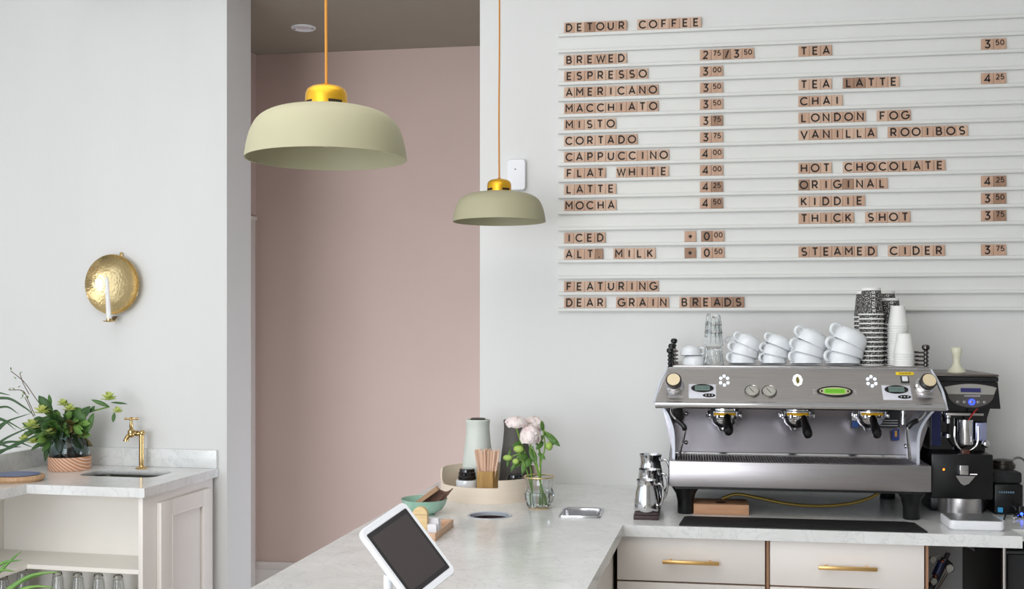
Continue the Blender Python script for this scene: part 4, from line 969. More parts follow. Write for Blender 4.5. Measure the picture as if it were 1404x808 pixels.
# steam wands
wl = [m(922, 555, 3.83), m(921, 566, 3.82), m(928, 576, 3.80), m(938, 585, 3.79), m(938, 596, 3.80), m(934, 612, 3.83), m(931, 626, 3.86)]
sw_ = B().tube(spl(wl, 6), .0052, 12).build('steam_wand', CHROME, em)
B().tube(spl([m(927, 575, 3.80), m(934, 581, 3.794), m(938.5, 586, 3.79), m(938.3, 589, 3.795)], 5), .0085, 12).build('rubber_grip', BLACK, sw_)
wr = [m(1267, 558, 3.83), m(1267, 567, 3.82), m(1259, 576, 3.80), m(1246, 585, 3.79), m(1244, 594, 3.80), m(1246, 612, 3.83), m(1248, 630, 3.85)]
sw_ = B().tube(spl(wr, 6), .0052, 12).build('steam_wand', CHROME, em)
B().tube(spl([m(1257, 577, 3.80), m(1250, 581, 3.79), m(1244.5, 587, 3.79)], 5), .0085, 12).build('rubber_grip', BLACK, sw_)
B().tube([m(1238.5, 559, 3.92), m(1238.5, 568, 3.92)], .009, 14).tube([m(1238.5, 568, 3.92), m(1238, 572, 3.92)], .006, 12).tube([m(1238, 572, 3.92), m(1238, 582, 3.92)], .009, 14).build('water_spout', CHROME, em)
B().box2(m(917.5, 577, 4.0), m(936.5, 559, 4.02), .003).build('wand_bracket', BLACK, em)
for x, y in ((940.5, 567), (940.5, 607), (1242, 612)): B().sphere(m(x, y, 4.035), .008).build('stud', CHROME, em)
# knobs
BEIGE = mat('beige knob face', (226, 208, 172), .5, var=.04, scale=60)
for kx, ky, sx_ in ((924.5, 524, 2), (1269, 525, -3)):
    M = FM(kx+sx_*.6, ky+5)
    tl = Matrix.Rotation(math.radians(14), 4, 'X') @ Matrix.Rotation(math.radians(-sx_*3), 4, 'Y')
    kb = B().lathe([(0, 0), (.030, 0), (.030, .006), (.024, .012), (.024, .03), (.0265, .034), (.0265, .046), (.0235, .0485), (.0, .0485)], 36, M=M @ tl).build('steam_knob', mat('black knob ring', (36, 30, 28), .3), em)
    B().lathe([(.0308, .0006), (.0312, .007), (.026, .0115), (.0255, .026), (.0245, .026), (.0245, .012)], 36, M=M @ tl).build('knob_collar', CHROME, kb)
    B().lathe([(0, .0487), (.022, .0487), (.0218, .0505), (0, .0508)], 36, M=M @ tl).build('knob_face', BEIGE, kb)
    B().box((0, 0, .0006), (.055, .011, .0012), 0, FM(kx+sx_*.3+(1 if sx_ > 0 else 1), 543.5)).build('name_plate', mat('engraved plate', (178, 176, 176), .4, .6), em, smooth=0)
# brew displays
LCD = mat('grey green lcd', (112, 130, 124), .3, emit=.12); DIG = mat('lcd digit', (60, 84, 80), .4)
def ell(b, a_, b_, z, n=32, cx=0, cy=0): return [V((cx+a_*math.cos(2*PI*i/n), cy+b_*math.sin(2*PI*i/n), z)) for i in range(n)]
for kx, ky in ((963, 537), (1229.5, 539)):
    M = FM(kx, ky); dpn = B().box((0, 0, .001), (.092, .062, .002), .0008, M).build('display_plate', mat('white display plate', (214, 214, 222), .35), em)
    b = B(); b.prism([M @ p for p in ell(b, .038, .0175, .0021, cy=.012)], (M.to_3x3() @ V((0, 0, .002)))); b.prism([M @ p for p in ell(b, .021, .0075, .0021, cx=.022, cy=-.019)], (M.to_3x3() @ V((0, 0, .0015)))); b.build('display_bezel', BLACKG, dpn, smooth=0)
    B().box((-.0, .012, .0044), (.05, .021, .0006), 0, M).build('lcd', LCD, dpn, smooth=0)
    b = B()
    for j in range(5):
        for sg in ((0, .0065, .005, .0012), (0, 0, .005, .0012), (0, -.0065, .005, .0012), (-.003, 0, .0012, .013), (.003, 0, .0012, .013)): b.box((-.019+j*.0095+sg[0], .012+sg[1], .0049), (sg[2], sg[3], .0003), 0, M)
    b.build('digits', DIG, dpn, smooth=0)
    b = B()
    for j in range(3): b.sphere((0, 0, 0), .0022, (1, 1, .4), M=M @ Matrix.Translation((.012+j*.0105, -.019, .0038)), u=8, v=6)
    b.build('buttons', WPLAST, dpn)
# led rosettes
LED = mat('white led', (225, 240, 255), .3, emit=2.5)
for kx, ky in ((993, 522), (1195, 523)):
    M = FM(kx, ky, .001); b = B()
    for dx, dy in ((0, .0195), (0, -.0205), (-.0115, .0095), (.0115, .0095), (-.0125, -.0105), (.0125, -.0105), (-.0, .0)):
        if (dx, dy) == (0, 0): continue
        b.prism([M @ V((dx+.0048*math.cos(PI/4*i), dy+.0048*math.sin(PI/4*i), 0)) for i in range(8)], M.to_3x3() @ V((0, 0, .0015)))
    b.build('led_rosette', LED, em, smooth=0)
# gauges
for kx, ky in ((1031, 537), (1054.5, 537.5)):
    M = FM(kx, ky); ga = B().lathe([(0, .001), (.0225, .001), (.0245, .0), (.0255, .004), (.0235, .0075), (.0215, .006), (.0215, .0045), (0, .0045)], 36, M=M).build('pressure_gauge', mat('gauge ring metal', (150, 146, 140), .25, 1.0), em)
    B().lathe([(0, .0050), (.0214, .0050)], 32, M=M).build('dial', mat('dial face', (176, 174, 166), .4), ga)
    b = B()
    for i in range(11):
        a = math.radians(225-27*i); b.box((0, 0, 0), (.004, .001, .0003), 0, M @ Matrix.Translation((.0175*math.cos(a), .0175*math.sin(a), .0055)) @ Matrix.Rotation(a, 4, 'Z'))
    b.box((0, 0, 0), (.024, .0018, .0004), 0, M @ Matrix.Translation((-.001, .001, .0058)) @ Matrix.Rotation(math.radians(-55), 4, 'Z')); b.build('needle', INK, ga, smooth=0)
# central badge
M = FM(1093.5, 521.5)
b = B(); bd = b.prism([M @ p for p in ell(b, .0165, .0255, .0, 8)], M.to_3x3() @ V((0, 0, .002))).build('badge', mat('lit white badge', (250, 252, 255), .3, emit=1.2), em, smooth=0)
M2 = FM(1093.5, 521.5, .0021); b = B()
b.prism([M2 @ V((x, y, 0)) for x, y in ((0, .016), (.005, .008), (.0062, 0), (.006, -.009), (.003, -.0165), (-.003, -.0165), (-.006, -.009), (-.0062, 0), (-.005, .008))], M2.to_3x3() @ V((0, 0, .0008))).build('emblem', mat('gold green emblem', (140, 124, 50), .4, rgb2=(70, 84, 40), scale=120), bd, smooth=0)
# green display
M = FM(1144.5, 537.5)
b = B(); ov = b.prism([M @ p for p in ell(b, .0585, .0225, 0, 48)], M.to_3x3() @ V((0, 0, .003))).build('oval_bezel', BLACKG, em, smooth=0)
b = B(); b.prism([M @ p for p in ell(b, .0505, .0165, .0031, 48)], M.to_3x3() @ V((0, 0, .0008))).build('oval_face', mat('beige oval face', (188, 184, 150), .4), ov, smooth=0)
b = B(); b.prism([M @ V((x, y, .004)) for x, y in rrect(.068, .02, .006)], M.to_3x3() @ V((0, 0, .0006))).build('green_screen', mat('green lcd', (104, 170, 44), .4, emit=.55), ov, smooth=0)
b = B()
for j in range(11):
    b.box((-.027+.0054*j, .0035, .0048), (.003, .0045, .0003), 0, M); b.box((-.027+.0054*j, -.004, .0048), (.003, .0045, .0003), 0, M)
b.build('screen_text', mat('green lcd text', (60, 120, 30), .5, emit=.15), ov, smooth=0)
b = B()
for sx_ in (-1, 1): b.box((sx_*.0425, .0, .0044), (.005, .009, .001), .0003, M)
b.build('oval_buttons', BLACK, ov)
b = B()
for sx_ in (-1, 1):
    for j in (-1, 0, 1): b.box((sx_*.067-abs(j)*.0*sx_, .008*j, .0004), (.006, .0012, .0005), 0, M)
b.build('oval_marks', WPLAST, em, smooth=0)
# sticker and switch
M = FM(1240.5, 512.5); st_ = B().box((0, 0, .0006), (.058, .0125, .001), .0004, M).build('yellow_sticker', mat('yellow sticker', (240, 206, 30), .5), em)
b = B()
for j, w_ in enumerate((.004, .003, .005, .003, .004, .004, .003, .005)): b.box((-.0165+j*.0048, 0, .0013), (w_*.7, .005, .0002), 0, M)
b.build('sticker_text', INK, st_, smooth=0)
M = FM(1240.5, 521); sw2 = B().box((0, 0, .002), (.027, .026, .004), .001, M).build('power_switch', mat('switch frame', (60, 60, 58), .4), em); B().box((0, 0, .005), (.018, .02, .004), .0015, M).build('rocker', WPLAST, sw2)
# stickers on the backsplash
def bs(px0, py0, px1, py1, nm, mt, Y=4.02):
    a, c = m(px0, py0, Y), m(px1, py1, Y); return B().box2((a.x, a.y, c.z), (c.x, a.y+.0015, a.z)).build(nm, mt, em, smooth=0)
DKL = mat('black label', (34, 34, 38), .4); LTL = mat('white label print', (190, 190, 190), .5); BLL = mat('blue label', (36, 78, 140), .4)
bs(1200, 562, 1234, 586, 'instruction_label', DKL)
for y in (576, 579.5, 583): bs(1207, y, 1231, y+1.4, 'label_print', LTL, 4.017)
bs(1168, 566, 1177, 577, 'small_sticker', LTL); bs(1168.5, 577.5, 1177, 586.5, 'small_sticker', BLL); bs(1223.5, 589, 1233, 604, 'small_sticker', mat('dark blue sticker', (30, 50, 120), .4)); bs(1227, 591, 1230, 599, 'sticker_emblem', mat('gold print', (200, 150, 50), .4), 4.017)
# cup rails and black spindles at both ends
for px, sg in ((919, 1), (1272, -1)):
    for j, yy in enumerate((3.87, 3.99, 4.36) if sg > 0 else (3.9,)):
        X = P(px, 500, 3.87).x-MO.x+sg*.004*j; hp_ = (.052, .07, .075)[j] if sg > 0 else .062
        b = B(); pr = [(0, 0), (.011, 0), (.011, .004), (.006, .006)]; z = .008
        while z < hp_-.012: pr += [(.0062, z), (.0095, z+.004), (.0095, z+.008), (.0062, z+.012)]; z += .0135
        pr += [(.006, z), (.0125, z+.006), (.0135, z+.012), (.0105, z+.019), (0, z+.022)]
        b.lathe(pr, 16, (X, yy-MO.y, zt2+.0005)).build('spindle', BLACK if sg > 0 else mat('dark chrome', (90, 86, 84), .2, 1.0), em)
    b = B()
    for z in (.014, .028, .042, .056):
        X = P(px, 500, 3.87).x-MO.x+sg*.006
        b.tube([(X+sg*.002, 3.99-MO.y, zt2+z), (X+sg*.008, 4.36-MO.y, zt2+z)], .0028, 8); b.tube([(X+sg*.002, (3.99 if sg > 0 else 3.9)-MO.y, zt2+z), (X+sg*(.02 if sg > 0 else .07), (3.985 if sg > 0 else 3.95)-MO.y, zt2+z)], .003, 8)
    b.build('cup_rail', mat('dark bronze rail', (70, 62, 58), .3, .8), em)
ZT = zt2+MO.z+.0083                               # top of the cup tray

# ---------------- things on the machine
def cupmesh():
    R_, H_ = 1.0, 1.12
    out = [(.0, H_), (.42, H_), (.44, H_-.04), (.62, H_-.07), (.8, H_-.19), (.93, H_-.42), (.985, H_-.72), (1.0, .04), (1.0, 0), (.95, 0)]
    inn = [(.93, .05), (.90, H_-.74), (.80, H_-.5), (.6, H_-.2), (0, H_-.14)]
    return B().lathe(out+inn, 40).mesh('bowl', CERAM, 40)
CM = cupmesh()
hm = B().tube(spl([V((-.84, 0, .82)), V((-1.05, 0, .86)), V((-1.28, 0, .74)), V((-1.36, 0, .5)), V((-1.28, 0, .27)), V((-1.1, 0, .16)), V((-.93, 0, .15))], 6), .105, 12).mesh('handle', CERAM, 60)
def cup(px, py, rpx, tilt, Y, label, spin=0, grp='white cups stacked upside down on the espresso machine', k=1.0, z0=None):
    c = P(px, py, Y); s = mpp(c)*rpx*1.05
    if z0 is not None: c.z = z0+(s*math.sin(math.radians(5)) if tilt == 0 else 0)
    t = thing('coffee_cup', label, 'cup', c, 0, grp)
    t.rotation_euler = (Matrix.Rotation(math.radians(-5), 3, 'X') @ Matrix.Rotation(math.radians(tilt), 3, 'Y') @ Matrix.Rotation(math.radians(spin), 3, 'Z')).to_euler(); 
    for nm, me in (('bowl', CM), ('handle', hm)):
        o = bpy.data.objects.new(nm, me); C.objects.link(o); o.parent = t; o.scale = (s, s, s*.82*k)
    return t
cols = [('first', [(1017, 501.5, 18, 4), (1019, 488, 19, 14), (1024, 476, 17.5, 25)], 3.97, 'the column right of the glass tumblers'), ('second', [(1060, 501.5, 17, 4), (1061, 488.5, 18, 13), (1066, 476, 17, 23)], 3.98, 'the second column from the tumblers'),
        ('third', [(1105, 501.5, 21, 4), (1106, 487, 22, 15), (1110, 472.5, 21, 27)], 3.95, 'the second column from the paper cups'), ('fourth', [(1155, 501.5, 22.5, 4), (1157, 487, 24, 15), (1161, 472, 23.5, 27)], 3.95, 'the column against the paper cups')]
for nm, items, Y, lb in cols:
    for j, (x, y, r, ti) in enumerate(items):
        cup(x, y, r, ti if j else 0, Y, 'white cup, %s of %s' % (('bottom one', 'tilted middle one', 'tilted top one')[j], lb), (38, 34, 28)[j], z0=ZT+.0006 if j == 0 else None)
cup(1012, 474, 13.5, 10, 4.12, 'small white cup peeping out behind the first cup column, handle to the left', 10)
cup(952, 501.8, 15.5, 0, 3.97, 'small white espresso cup by the black spindles, lower one of two', 180)
cup(948, 487.8, 14, 0, 3.97, 'small white espresso cup by the black spindles, upper one of two', 160)
# tumblers
def tumbler(px, ybot, ytop, w_, Y, lb):
    c = P(px, ybot, Y); s = mpp(c); h = (ybot-ytop)*s; r = w_*s/2
    t = thing('glass_tumbler', lb, 'glass', c, 0, 'clear tumblers stacked upside down on the espresso machine')
    B().lathe([(0, h), (r*.74, h), (r*.78, h-.004), (r*.8, h*.8), (r, 0), (r*.93, 0), (r*.73, h*.8), (r*.68, h-.014), (0, h-.016)], 24).build('bowl', GLASS, t)
    b = B()
    for k_ in range(10):
        a = 2*PI*k_/10; b.tube([(r*.79*math.cos(a), r*.79*math.sin(a), h*.92), (r*.82*math.cos(a), r*.82*math.sin(a), h*.6), (r*.92*math.cos(a), r*.92*math.sin(a), h*.2)], .0022, 5)
    b.build('facets', GLASS, t)
for ybt, ytp, w_, lb in ((502, 475, 29, 'clear glass tumbler at the bottom of the tall tumbler stack'), (474.5, 452, 27, 'clear glass tumbler in the lower middle of the tall tumbler stack'), (462.5, 441, 25, 'clear glass tumbler in the upper middle of the tall tumbler stack'), (451, 430.5, 23, 'clear glass tumbler at the top of the tall tumbler stack')):
    tumbler(978, ybt, ytp, w_, 3.95, lb)
# paper cups
def printed():
    m_ = bpy.data.materials.new('black printed paper'); m_.use_nodes = True; nt = m_.node_tree; bs_ = nt.nodes['Principled BSDF']
    tc = nt.nodes.new('ShaderNodeTexCoord'); mp = nt.nodes.new('ShaderNodeMapping'); mp.inputs['Scale'].default_value = (1, 1, 1.1)
    v = nt.nodes.new('ShaderNodeTexVoronoi'); v.inputs['Scale'].default_value = 150; v.distance = 'CHEBYCHEV'; v.feature = 'DISTANCE_TO_EDGE'
    v = nt.nodes.new('ShaderNodeTexBrick'); v.inputs['Scale'].default_value = 1
    sx = nt.nodes.new('ShaderNodeSeparateXYZ'); at = nt.nodes.new('ShaderNodeMath'); at.operation = 'ARCTAN2'; cb = nt.nodes.new('ShaderNodeCombineXYZ')
    nt.links.new(tc.outputs['Object'], sx.inputs[0]); nt.links.new(sx.outputs['Y'], at.inputs[0]); nt.links.new(sx.outputs['X'], at.inputs[1])
    ml = nt.nodes.new('ShaderNodeMath'); ml.operation = 'MULTIPLY'; ml.inputs[1].default_value = .035
    nt.links.new(at.outputs[0], ml.inputs[0]); nt.links.new(ml.outputs[0], cb.inputs[0]); nt.links.new(sx.outputs['Z'], cb.inputs[1])
    nz_ = nt.nodes.new('ShaderNodeTexNoise'); nz_.inputs['Scale'].default_value = 260; nz_.inputs['Detail'].default_value = 1
    nt.links.new(cb.outputs[0], nz_.inputs['Vector']); r = nt.nodes.new('ShaderNodeValToRGB')
    r.color_ramp.elements[0].position = .55; r.color_ramp.elements[0].color = (*lin((34, 32, 32)), 1); r.color_ramp.elements[1].position = .62; r.color_ramp.elements[1].color = (*lin((190, 188, 182)), 1)
    nt.links.new(nz_.outputs['Fac'], r.inputs[0]); nt.links.new(r.outputs[0], bs_.inputs['Base Color']); bs_.inputs['Roughness'].default_value = .6; return m_
PRT = printed(); WPAP = mat('white paper', (232, 232, 228), .6)
def paper(kind, rb, rt, h):
    body = B().lathe([(rb-.002, 0), (rb, .0), (rt, h-.0), (rt-.001, h), (rb-.0025, .001)], 32).mesh('cup_wall', PRT if kind == 'b' else WPAP, 40)
    wh = B().lathe([(rb-.0015, -.0015), (rb+.0018, -.0012), (rb+.0022, .001), (rb+.0015, .0032), (rb-.001, .0025)], 32)
    bs2 = B().lathe([(rt+.0008, h-.008), (rt+.0008, h+.001), (rt-.002, h+.001), (rt-.002, h-.003), (0, h-.003), (0, h-.004), (rt-.0008, h-.006)], 32)
    return body, wh.mesh('rim', WPAP, 40), bs2.mesh('base', WPAP, 40)
BCp = paper('b', .0405, .0315, .092); WCp = paper('w', .0335, .0235, .068)
OD2 = ['first', 'second', 'third', 'fourth', 'fifth', 'sixth', 'seventh', 'eighth', 'ninth', 'tenth', 'eleventh', 'twelfth', 'thirteenth', 'fourteenth', 'fifteenth', 'sixteenth', 'seventeenth', 'eighteenth', 'nineteenth', 'twentieth']+['twenty-%s' % x for x in ('first', 'second', 'third', 'fourth', 'fifth')]
def stack(kind, px, Y, ytop, pitch, lb, grp, ends=('lowest', 'topmost')):
    meshes = BCp if kind == 'b' else WCp; h = .092 if kind == 'b' else .068
    base = P(px, 500, Y); top = 1.58-(ytop-HZ)/F*dep(base); n = max(1, int(round((top-h-ZT)/pitch))+1); pitch = (top-h-ZT-.002)/(n-1)
    for i in range(n):
        t = thing('paper_cup', '%s, %s' % (lb, ends[1] if i == n-1 else ends[0] if i == 0 else '%s from top' % OD2[n-i-1]), 'paper cup', (base.x, base.y, ZT+.002+i*pitch), random.uniform(0, 6), grp)
        for nm, me in zip(('cup_wall', 'rim', 'base'), meshes):
            o = bpy.data.objects.new(nm, me); C.objects.link(o); o.parent = t
        if kind == 'b' and i == n-1:
            t.rotation_euler = (0, 0, 0)
            for j, ch in enumerate('DETOUR'):
                me = glyph(ch, .0105).copy(); me.materials.clear(); me.materials.append(WPAP)
                o = bpy.data.objects.new('printed_letter', me); C.objects.link(o); o.parent = t
                z = .076-j*.0125; o.location = (.002, -(.0405-.009*z/.092)-.0004, z); o.rotation_euler = (math.radians(-5.6), PI/2, 0)
random.seed(2)
stack('b', 1194.5, 3.98, 395.5, .0158, 'black patterned paper cup, tallest front stack', 'black paper cups in the tallest stack')
stack('b', 1187, 4.065, 400, .0158, 'black patterned paper cup, half hidden stack behind on the left', 'black paper cups in the hidden left stack')
stack('b', 1219.5, 4.06, 409.5, .0158, 'black patterned paper cup, stack behind the white cups', 'black paper cups behind the white cups')
stack('b', 1214, 4.15, 400, .0158, 'black patterned paper cup, rearmost stack', 'black paper cups in the rearmost stack')
stack('w', 1231, 3.99, 420, .0085, 'small white paper cup, taller white stack', 'small white paper cups in the taller stack')
stack('w', 1239.5, 3.92, 458, .0085, 'small white paper cup, shorter front stack', 'small white paper cups in the shorter stack')

# ================================================================ GRINDER
GY = 3.96; GO = P(1318, 700, GY); GO.z = .92; GO.y = 4.15
gr_ = thing('coffee_grinder', 'black electric coffee grinder to the right of the espresso machine', 'grinder', GO)
def g(px, py, Y=GY): return P(px, py, Y)-GO
gz = lambda y, Y=GY: P(1318, y, Y).z-GO.z
ztop = gz(516); gx0, gx1 = BR_.x+MO.x-GO.x+.012, g(1368, 530).x; yb_ = 4.38-GO.y; yf = GY-GO.y
B().prism([V((gx0, yf+.0, gz(523))), V((gx1, yf+.0, gz(523))), V((gx1+.004, yf-.012, gz(557))), V((gx1-.004, yf+.03, gz(566))), V((gx0, yf+.03, gz(566))), V((gx0-.004, yf-.012, gz(557)))], (0, .001, 0)) if False else None
b = B(); hexa(b, [V((gx0-.006, yf-.012, gz(560))), V((gx1+.006, yf-.012, gz(560))), V((gx1, yf, gz(524))), V((gx0, yf, gz(524))), V((gx0-.006, yb_, gz(560))), V((gx1+.006, yb_, gz(560))), V((gx1, yb_, gz(524))), V((gx0, yb_, gz(524)))]); b.build('hood', BLACK, gr_, smooth=0)
B().box2((gx0-.002, yf-.004, gz(523.5)), (gx1+.002, yb_, gz(517)), .003).build('lid_band', BLACKM, gr_)
B().box2((gx0-.004, yf-.006, gz(516.5)), (gx1+.003, yb_, gz(513.5)), .003).build('lid', mat('grey metal lid', (112, 104, 100), .35, .8), gr_)
# fascia
def fasc(pts, nm, mt, off, par=None):
    b = B(); b.prism([V((g(x, y).x, yf-.0005-.012*max(0, min(1, (y-524)/36))-off, gz(y))) for x, y in pts], (0, -.0015, 0)); return b.build(nm, mt, par or gr_, smooth=0)
up_ = [(1294.5, 531)]+[(1294.5+(1366-1294.5)*i/12, 531-4.5*math.sin(PI*i/12)) for i in range(1, 12)]+[(1366, 531.5), (1362, 541), (1299, 540.5)]
fa = fasc(up_, 'silver_fascia', mat('silver fascia', (176, 174, 168), .35, .6), .0)
lo2 = [(1299, 541), (1362, 541.5)]+[(1330.5+31.5*math.cos(math.radians(-8-164*i/14)), 541+17.5*abs(math.sin(math.radians(-8-164*i/14)))) for i in range(15)]
fasc(lo2[0:2]+lo2[2:], 'grey_fascia', mat('grey fascia', (92, 88, 86), .4, .4), .0)
fasc([(1316.5, 532), (1344, 532.3), (1344, 538), (1316.5, 537.6)], 'blue_display', mat('dim blue display', (46, 46, 96), .3, emit=.15), .0016, fa)
b = B()
for j in range(11):
    q_ = g(1322+j*2.0, 542.5); b.box((q_.x, yf-.0095, gz(542.8)), (.0035, .001, .005))
b.build('maker_lettering', mat('pale lettering', (170, 168, 165), .5), gr_, smooth=0)
for j, x in enumerate((1312, 1321, 1331, 1340, 1348.5)):
    q_ = g(x, 551); M = Matrix.Translation((q_.x, yf-.0128, gz(551))) @ Matrix.Rotation(PI/2, 4, 'X')
    if j == 2:
        B().lathe([(.007, .0), (.0105, 0), (.0105, .002), (.007, .002)], 20, M=M).build('lit_ring', mat('blue lit ring', (40, 60, 255), .3, emit=5), gr_); B().lathe([(0, .001), (.0055, .001), (0, .003)], 14, M=M).build('button', mat('grey button', (150, 150, 150), .3, .5), gr_)
    else: B().lathe([(0, .0), (.0055, .0), (.005, .0015), (0, .003)], 12, M=M).build('button', mat('grey button', (150, 150, 150), .3, .5), gr_)
# throat
b = B(); ty = yf+.07; sx0 = m(1287, 561, YS).x+MO.x-GO.x+.006
b.prism([V((sx0, ty, gz(560))), V((g(1366, 560).x, ty, gz(560))), V((g(1361, 575).x, ty, gz(575))), V((g(1359, 600).x, ty, gz(600))), V((g(1358, 622).x, ty, gz(622))), V((sx0, ty, gz(622)))], (0, yb_-ty, 0)); b.build('rear_body', BLACKG, gr_, smooth=30)
tx_ = d1.x+MO.x-GO.x+.004; b = B(); b.box2((max(tx_, g(1276, 622).x), yf-.01, gz(684)), (g(1361, 622).x, yb_, gz(622.5)), .006).build('lower_body', BLACK, gr_)
cc = g(1324, 600, GY+.03); kk = (dep(cc+GO))/F
# rounded chute cup
n_ = 20; rws = []
ch_ = B(); pts_ = [(1309, 585), (1309, 602), (1313, 612), (1320, 618), (1329, 618), (1338, 612), (1341, 602), (1341, 585)]
ch_.tube(spl([g(x, y, GY+.02) for x, y in pts_], 5), .0035, 8).build('chute_frame', CHROME, gr_)
B().box2((g(1283, 565).x, yf+.066, gz(615)), (g(1296, 565).x, yf+.069, gz(566))).build('glossy_cheek', mat('blue black gloss', (48, 54, 96), .12, .5), gr_, smooth=0)
B().lathe([(0, gz(611)), (.025, gz(611)), (.026, gz(609)), (.026, gz(577)), (.0, gz(577))], 32, (g(1325, 600, GY+.03).x, yf+.045, 0)).build('grounds_chamber', CHROME, gr_)
B().box2((g(1300, 570).x, yf+.03, gz(571)), (g(1352, 570).x, yf+.065, gz(567.5)), .001).build('crossbar', CHROME, gr_)
B().lathe([(0, 0), (.007, 0), (.007, .016), (.01, .02), (.01, .034), (.006, .04), (0, .04)], 16, (g(1303.5, 580).x, yf+.04, gz(582))).lathe([(0, 0), (.009, 0), (.009, .012), (0, .014)], 16, (g(1303.5, 595).x, yf+.04, gz(602))).build('adjusting_post', CHROME, gr_)
B().box2((g(1342, 582).x, yf+.04, gz(606)), (g(1357, 582).x, yf+.052, gz(581)), .002).build('side_bracket', mat('pale blue metal', (176, 182, 220), .25, .7), gr_)
B().sphere(g(1351, 609, GY+.02), .0135).build('bracket_knob', STEELP, gr_)
B().tube(spl([g(1345, 556, GY+.0), g(1336, 565, GY+.02), g(1327, 578, GY+.03)], 5), .0022, 8).build('red_wire', mat('red wire', (190, 40, 40), .5), gr_)
B().box2((g(1319, 619).x, yf+.0, gz(629)), (g(1330, 619).x, yf+.03, gz(617)), .002).build('outlet', mat('brown outlet', (84, 48, 38), .3), gr_)
q_ = g(1293, 644); B().sphere((q_.x, yf-.0105, gz(644)), .0035, (1, .5, 1)).build('power_light', mat('orange light', (255, 90, 20), .3, emit=8), gr_)
q_ = g(1319, 642); b = B(); b.box2((q_.x-.014, yf-.03, gz(650)), (q_.x+.014, yf-.0105, gz(637)), .0015)
b.prism([V((g(x, y).x, yf-.034, gz(y))) for x, y in ((1307, 651), (1334, 651), (1325, 661.5), (1319, 664), (1314, 661.5))], (0, .006, 0)); b.tube([g(1330, 651, GY-.02), g(1340, 651, GY-.025)], .0035, 8)
b.build('portafilter_fork', CHROME, gr_)
q_ = g(1327, 695); B().lathe([(0, 0), (.072, 0), (.075, .004), (.075, gz(684)-.002), (0, gz(684)-.002)], 48, (g(1324, 695).x, yf+.075, 0)).build('steel_base', STEEL, gr_)
B().box2((g(1284, 695).x, yf+.1, 0), (g(1364, 695).x, yb_-.01, gz(684.5)), .01).build('rear_foot', BLACK, gr_)
# tamper
tz = gz(513.5)+GO.z; tpos = P(1311.5, 511, 4.05); tpos.z = tz+.001; s = mpp(tpos); th = (511.5-476)*s
t = thing('tamper', 'cream coloured coffee tamper standing on top of the black grinder', 'tamper', tpos)
B().lathe([(0, 0), (11.5*s, 0), (12*s, .004), (10*s, th*.14), (6*s, th*.26), (4.6*s, th*.42), (5.2*s, th*.62), (6.8*s, th*.78), (7.4*s, th*.88), (6.6*s, th*.96), (4*s, th), (0, th)], 36).build('handle', mat('cream plastic', (224, 222, 198), .4), t)
B().lathe([(0, -.0008), (9.5*s, -.0008), (9.5*s, -.0001), (0, -.0001)], 32).build('base_plate', STEEL, t)

# ================================================================ PRINTER CORNER
pY = 4.02; po = P(1385, 706, pY); po.z = .92
t = thing('receipt_printer', 'black box shaped receipt printer at the right end of the worktop', 'printer', (po.x, pY, .92))
x0_, x1_ = P(1363.5, 690, pY).x-po.x, P(1403, 690, pY).x-po.x; zh = P(1380, 648, pY).z-.92
B().box2((x0_, 0, .006), (x1_, .2, zh*.72), .006).build('body', BLACK, t); B().box2((x0_-.004, .01, zh*.72+.0005), (x1_+.0, .2, zh), .008).build('lid', BLACKM, t)
B().box2((x0_+.005, .005, 0), (x1_-.005, .19, .0055)).build('feet', BLACKM, t)
q0, q1 = P(1368, 696, pY)-V((po.x, pY, .92)), P(1375, 703, pY)-V((po.x, pY, .92)); B().box2((q0.x, -.0012, q1.z), (q1.x, -.0001, q0.z)).build('blue_sticker', mat('sky blue sticker', (70, 170, 225), .5), t, smooth=0)
b = B(); q0 = P(1368, 675, pY)-V((po.x, pY, .92))
for j in range(7): b.box((q0.x+.006+j*.0075, -.0008, q0.z), (.005, .001, .006))
b.build('maker_lettering', mat('faint blue lettering', (96, 130, 150), .5), t, smooth=0)
cz = .92+zh; cpos = P(1375, 640, pY+.12); cpos.z = cz+.0003
t = thing('dark_canister', 'dark lidded tin with a wire handle standing on the receipt printer', 'canister', cpos); s = mpp(cpos)
DB = mat('dark bronze tin', (56, 52, 46), .35, .5)
hh_ = 1.58-(630-HZ)/F*dep(cpos)-cpos.z
B().lathe([(0, 0), (16*s, 0), (16*s, hh_*.5), (14*s, hh_*.55), (14*s, hh_*.7), (0, hh_*.7)], 36).build('body', DB, t); B().lathe([(0, hh_*.71), (13*s, hh_*.71), (13*s, hh_*.9), (10*s, hh_*1.0), (0, hh_)], 36).build('lid', DB, t)
B().tube(arc((20*s, 0, .012), .026, 0, 190, 14), .004, 8).build('wire_handle', mat('grey wire', (120, 116, 116), .3, .8), t)
t = thing('cable_loop', 'silver cable looped on the worktop in front of the receipt printer', 'cable', G(1390, 712))
B().tube(spl([G(x, y)-G(1390, 712)+V((0, 0, z)) for x, y, z in ((1376, 716, .004), (1381, 707, .018), (1389, 706, .03), (1396, 710, .012), (1390, 713, .006), (1398, 707, .028), (1402, 711, .006))], 6), .003, 8).build('cord', CHROME, t)
c_ = P(1399, 699, 3.98); t = thing('usb_adapter', 'small adapter glowing blue at the right end of the worktop', 'adapter', (c_.x, 3.98, .9205))
B().box((0, 0, .02), (.018, .03, .04), .003).build('housing', BLACK, t); B().sphere((0, -.0155, c_.z-.9205-.012), .005, (1, .5, 1)).build('blue_light', mat('blue light', (30, 60, 255), .3, emit=10), t)
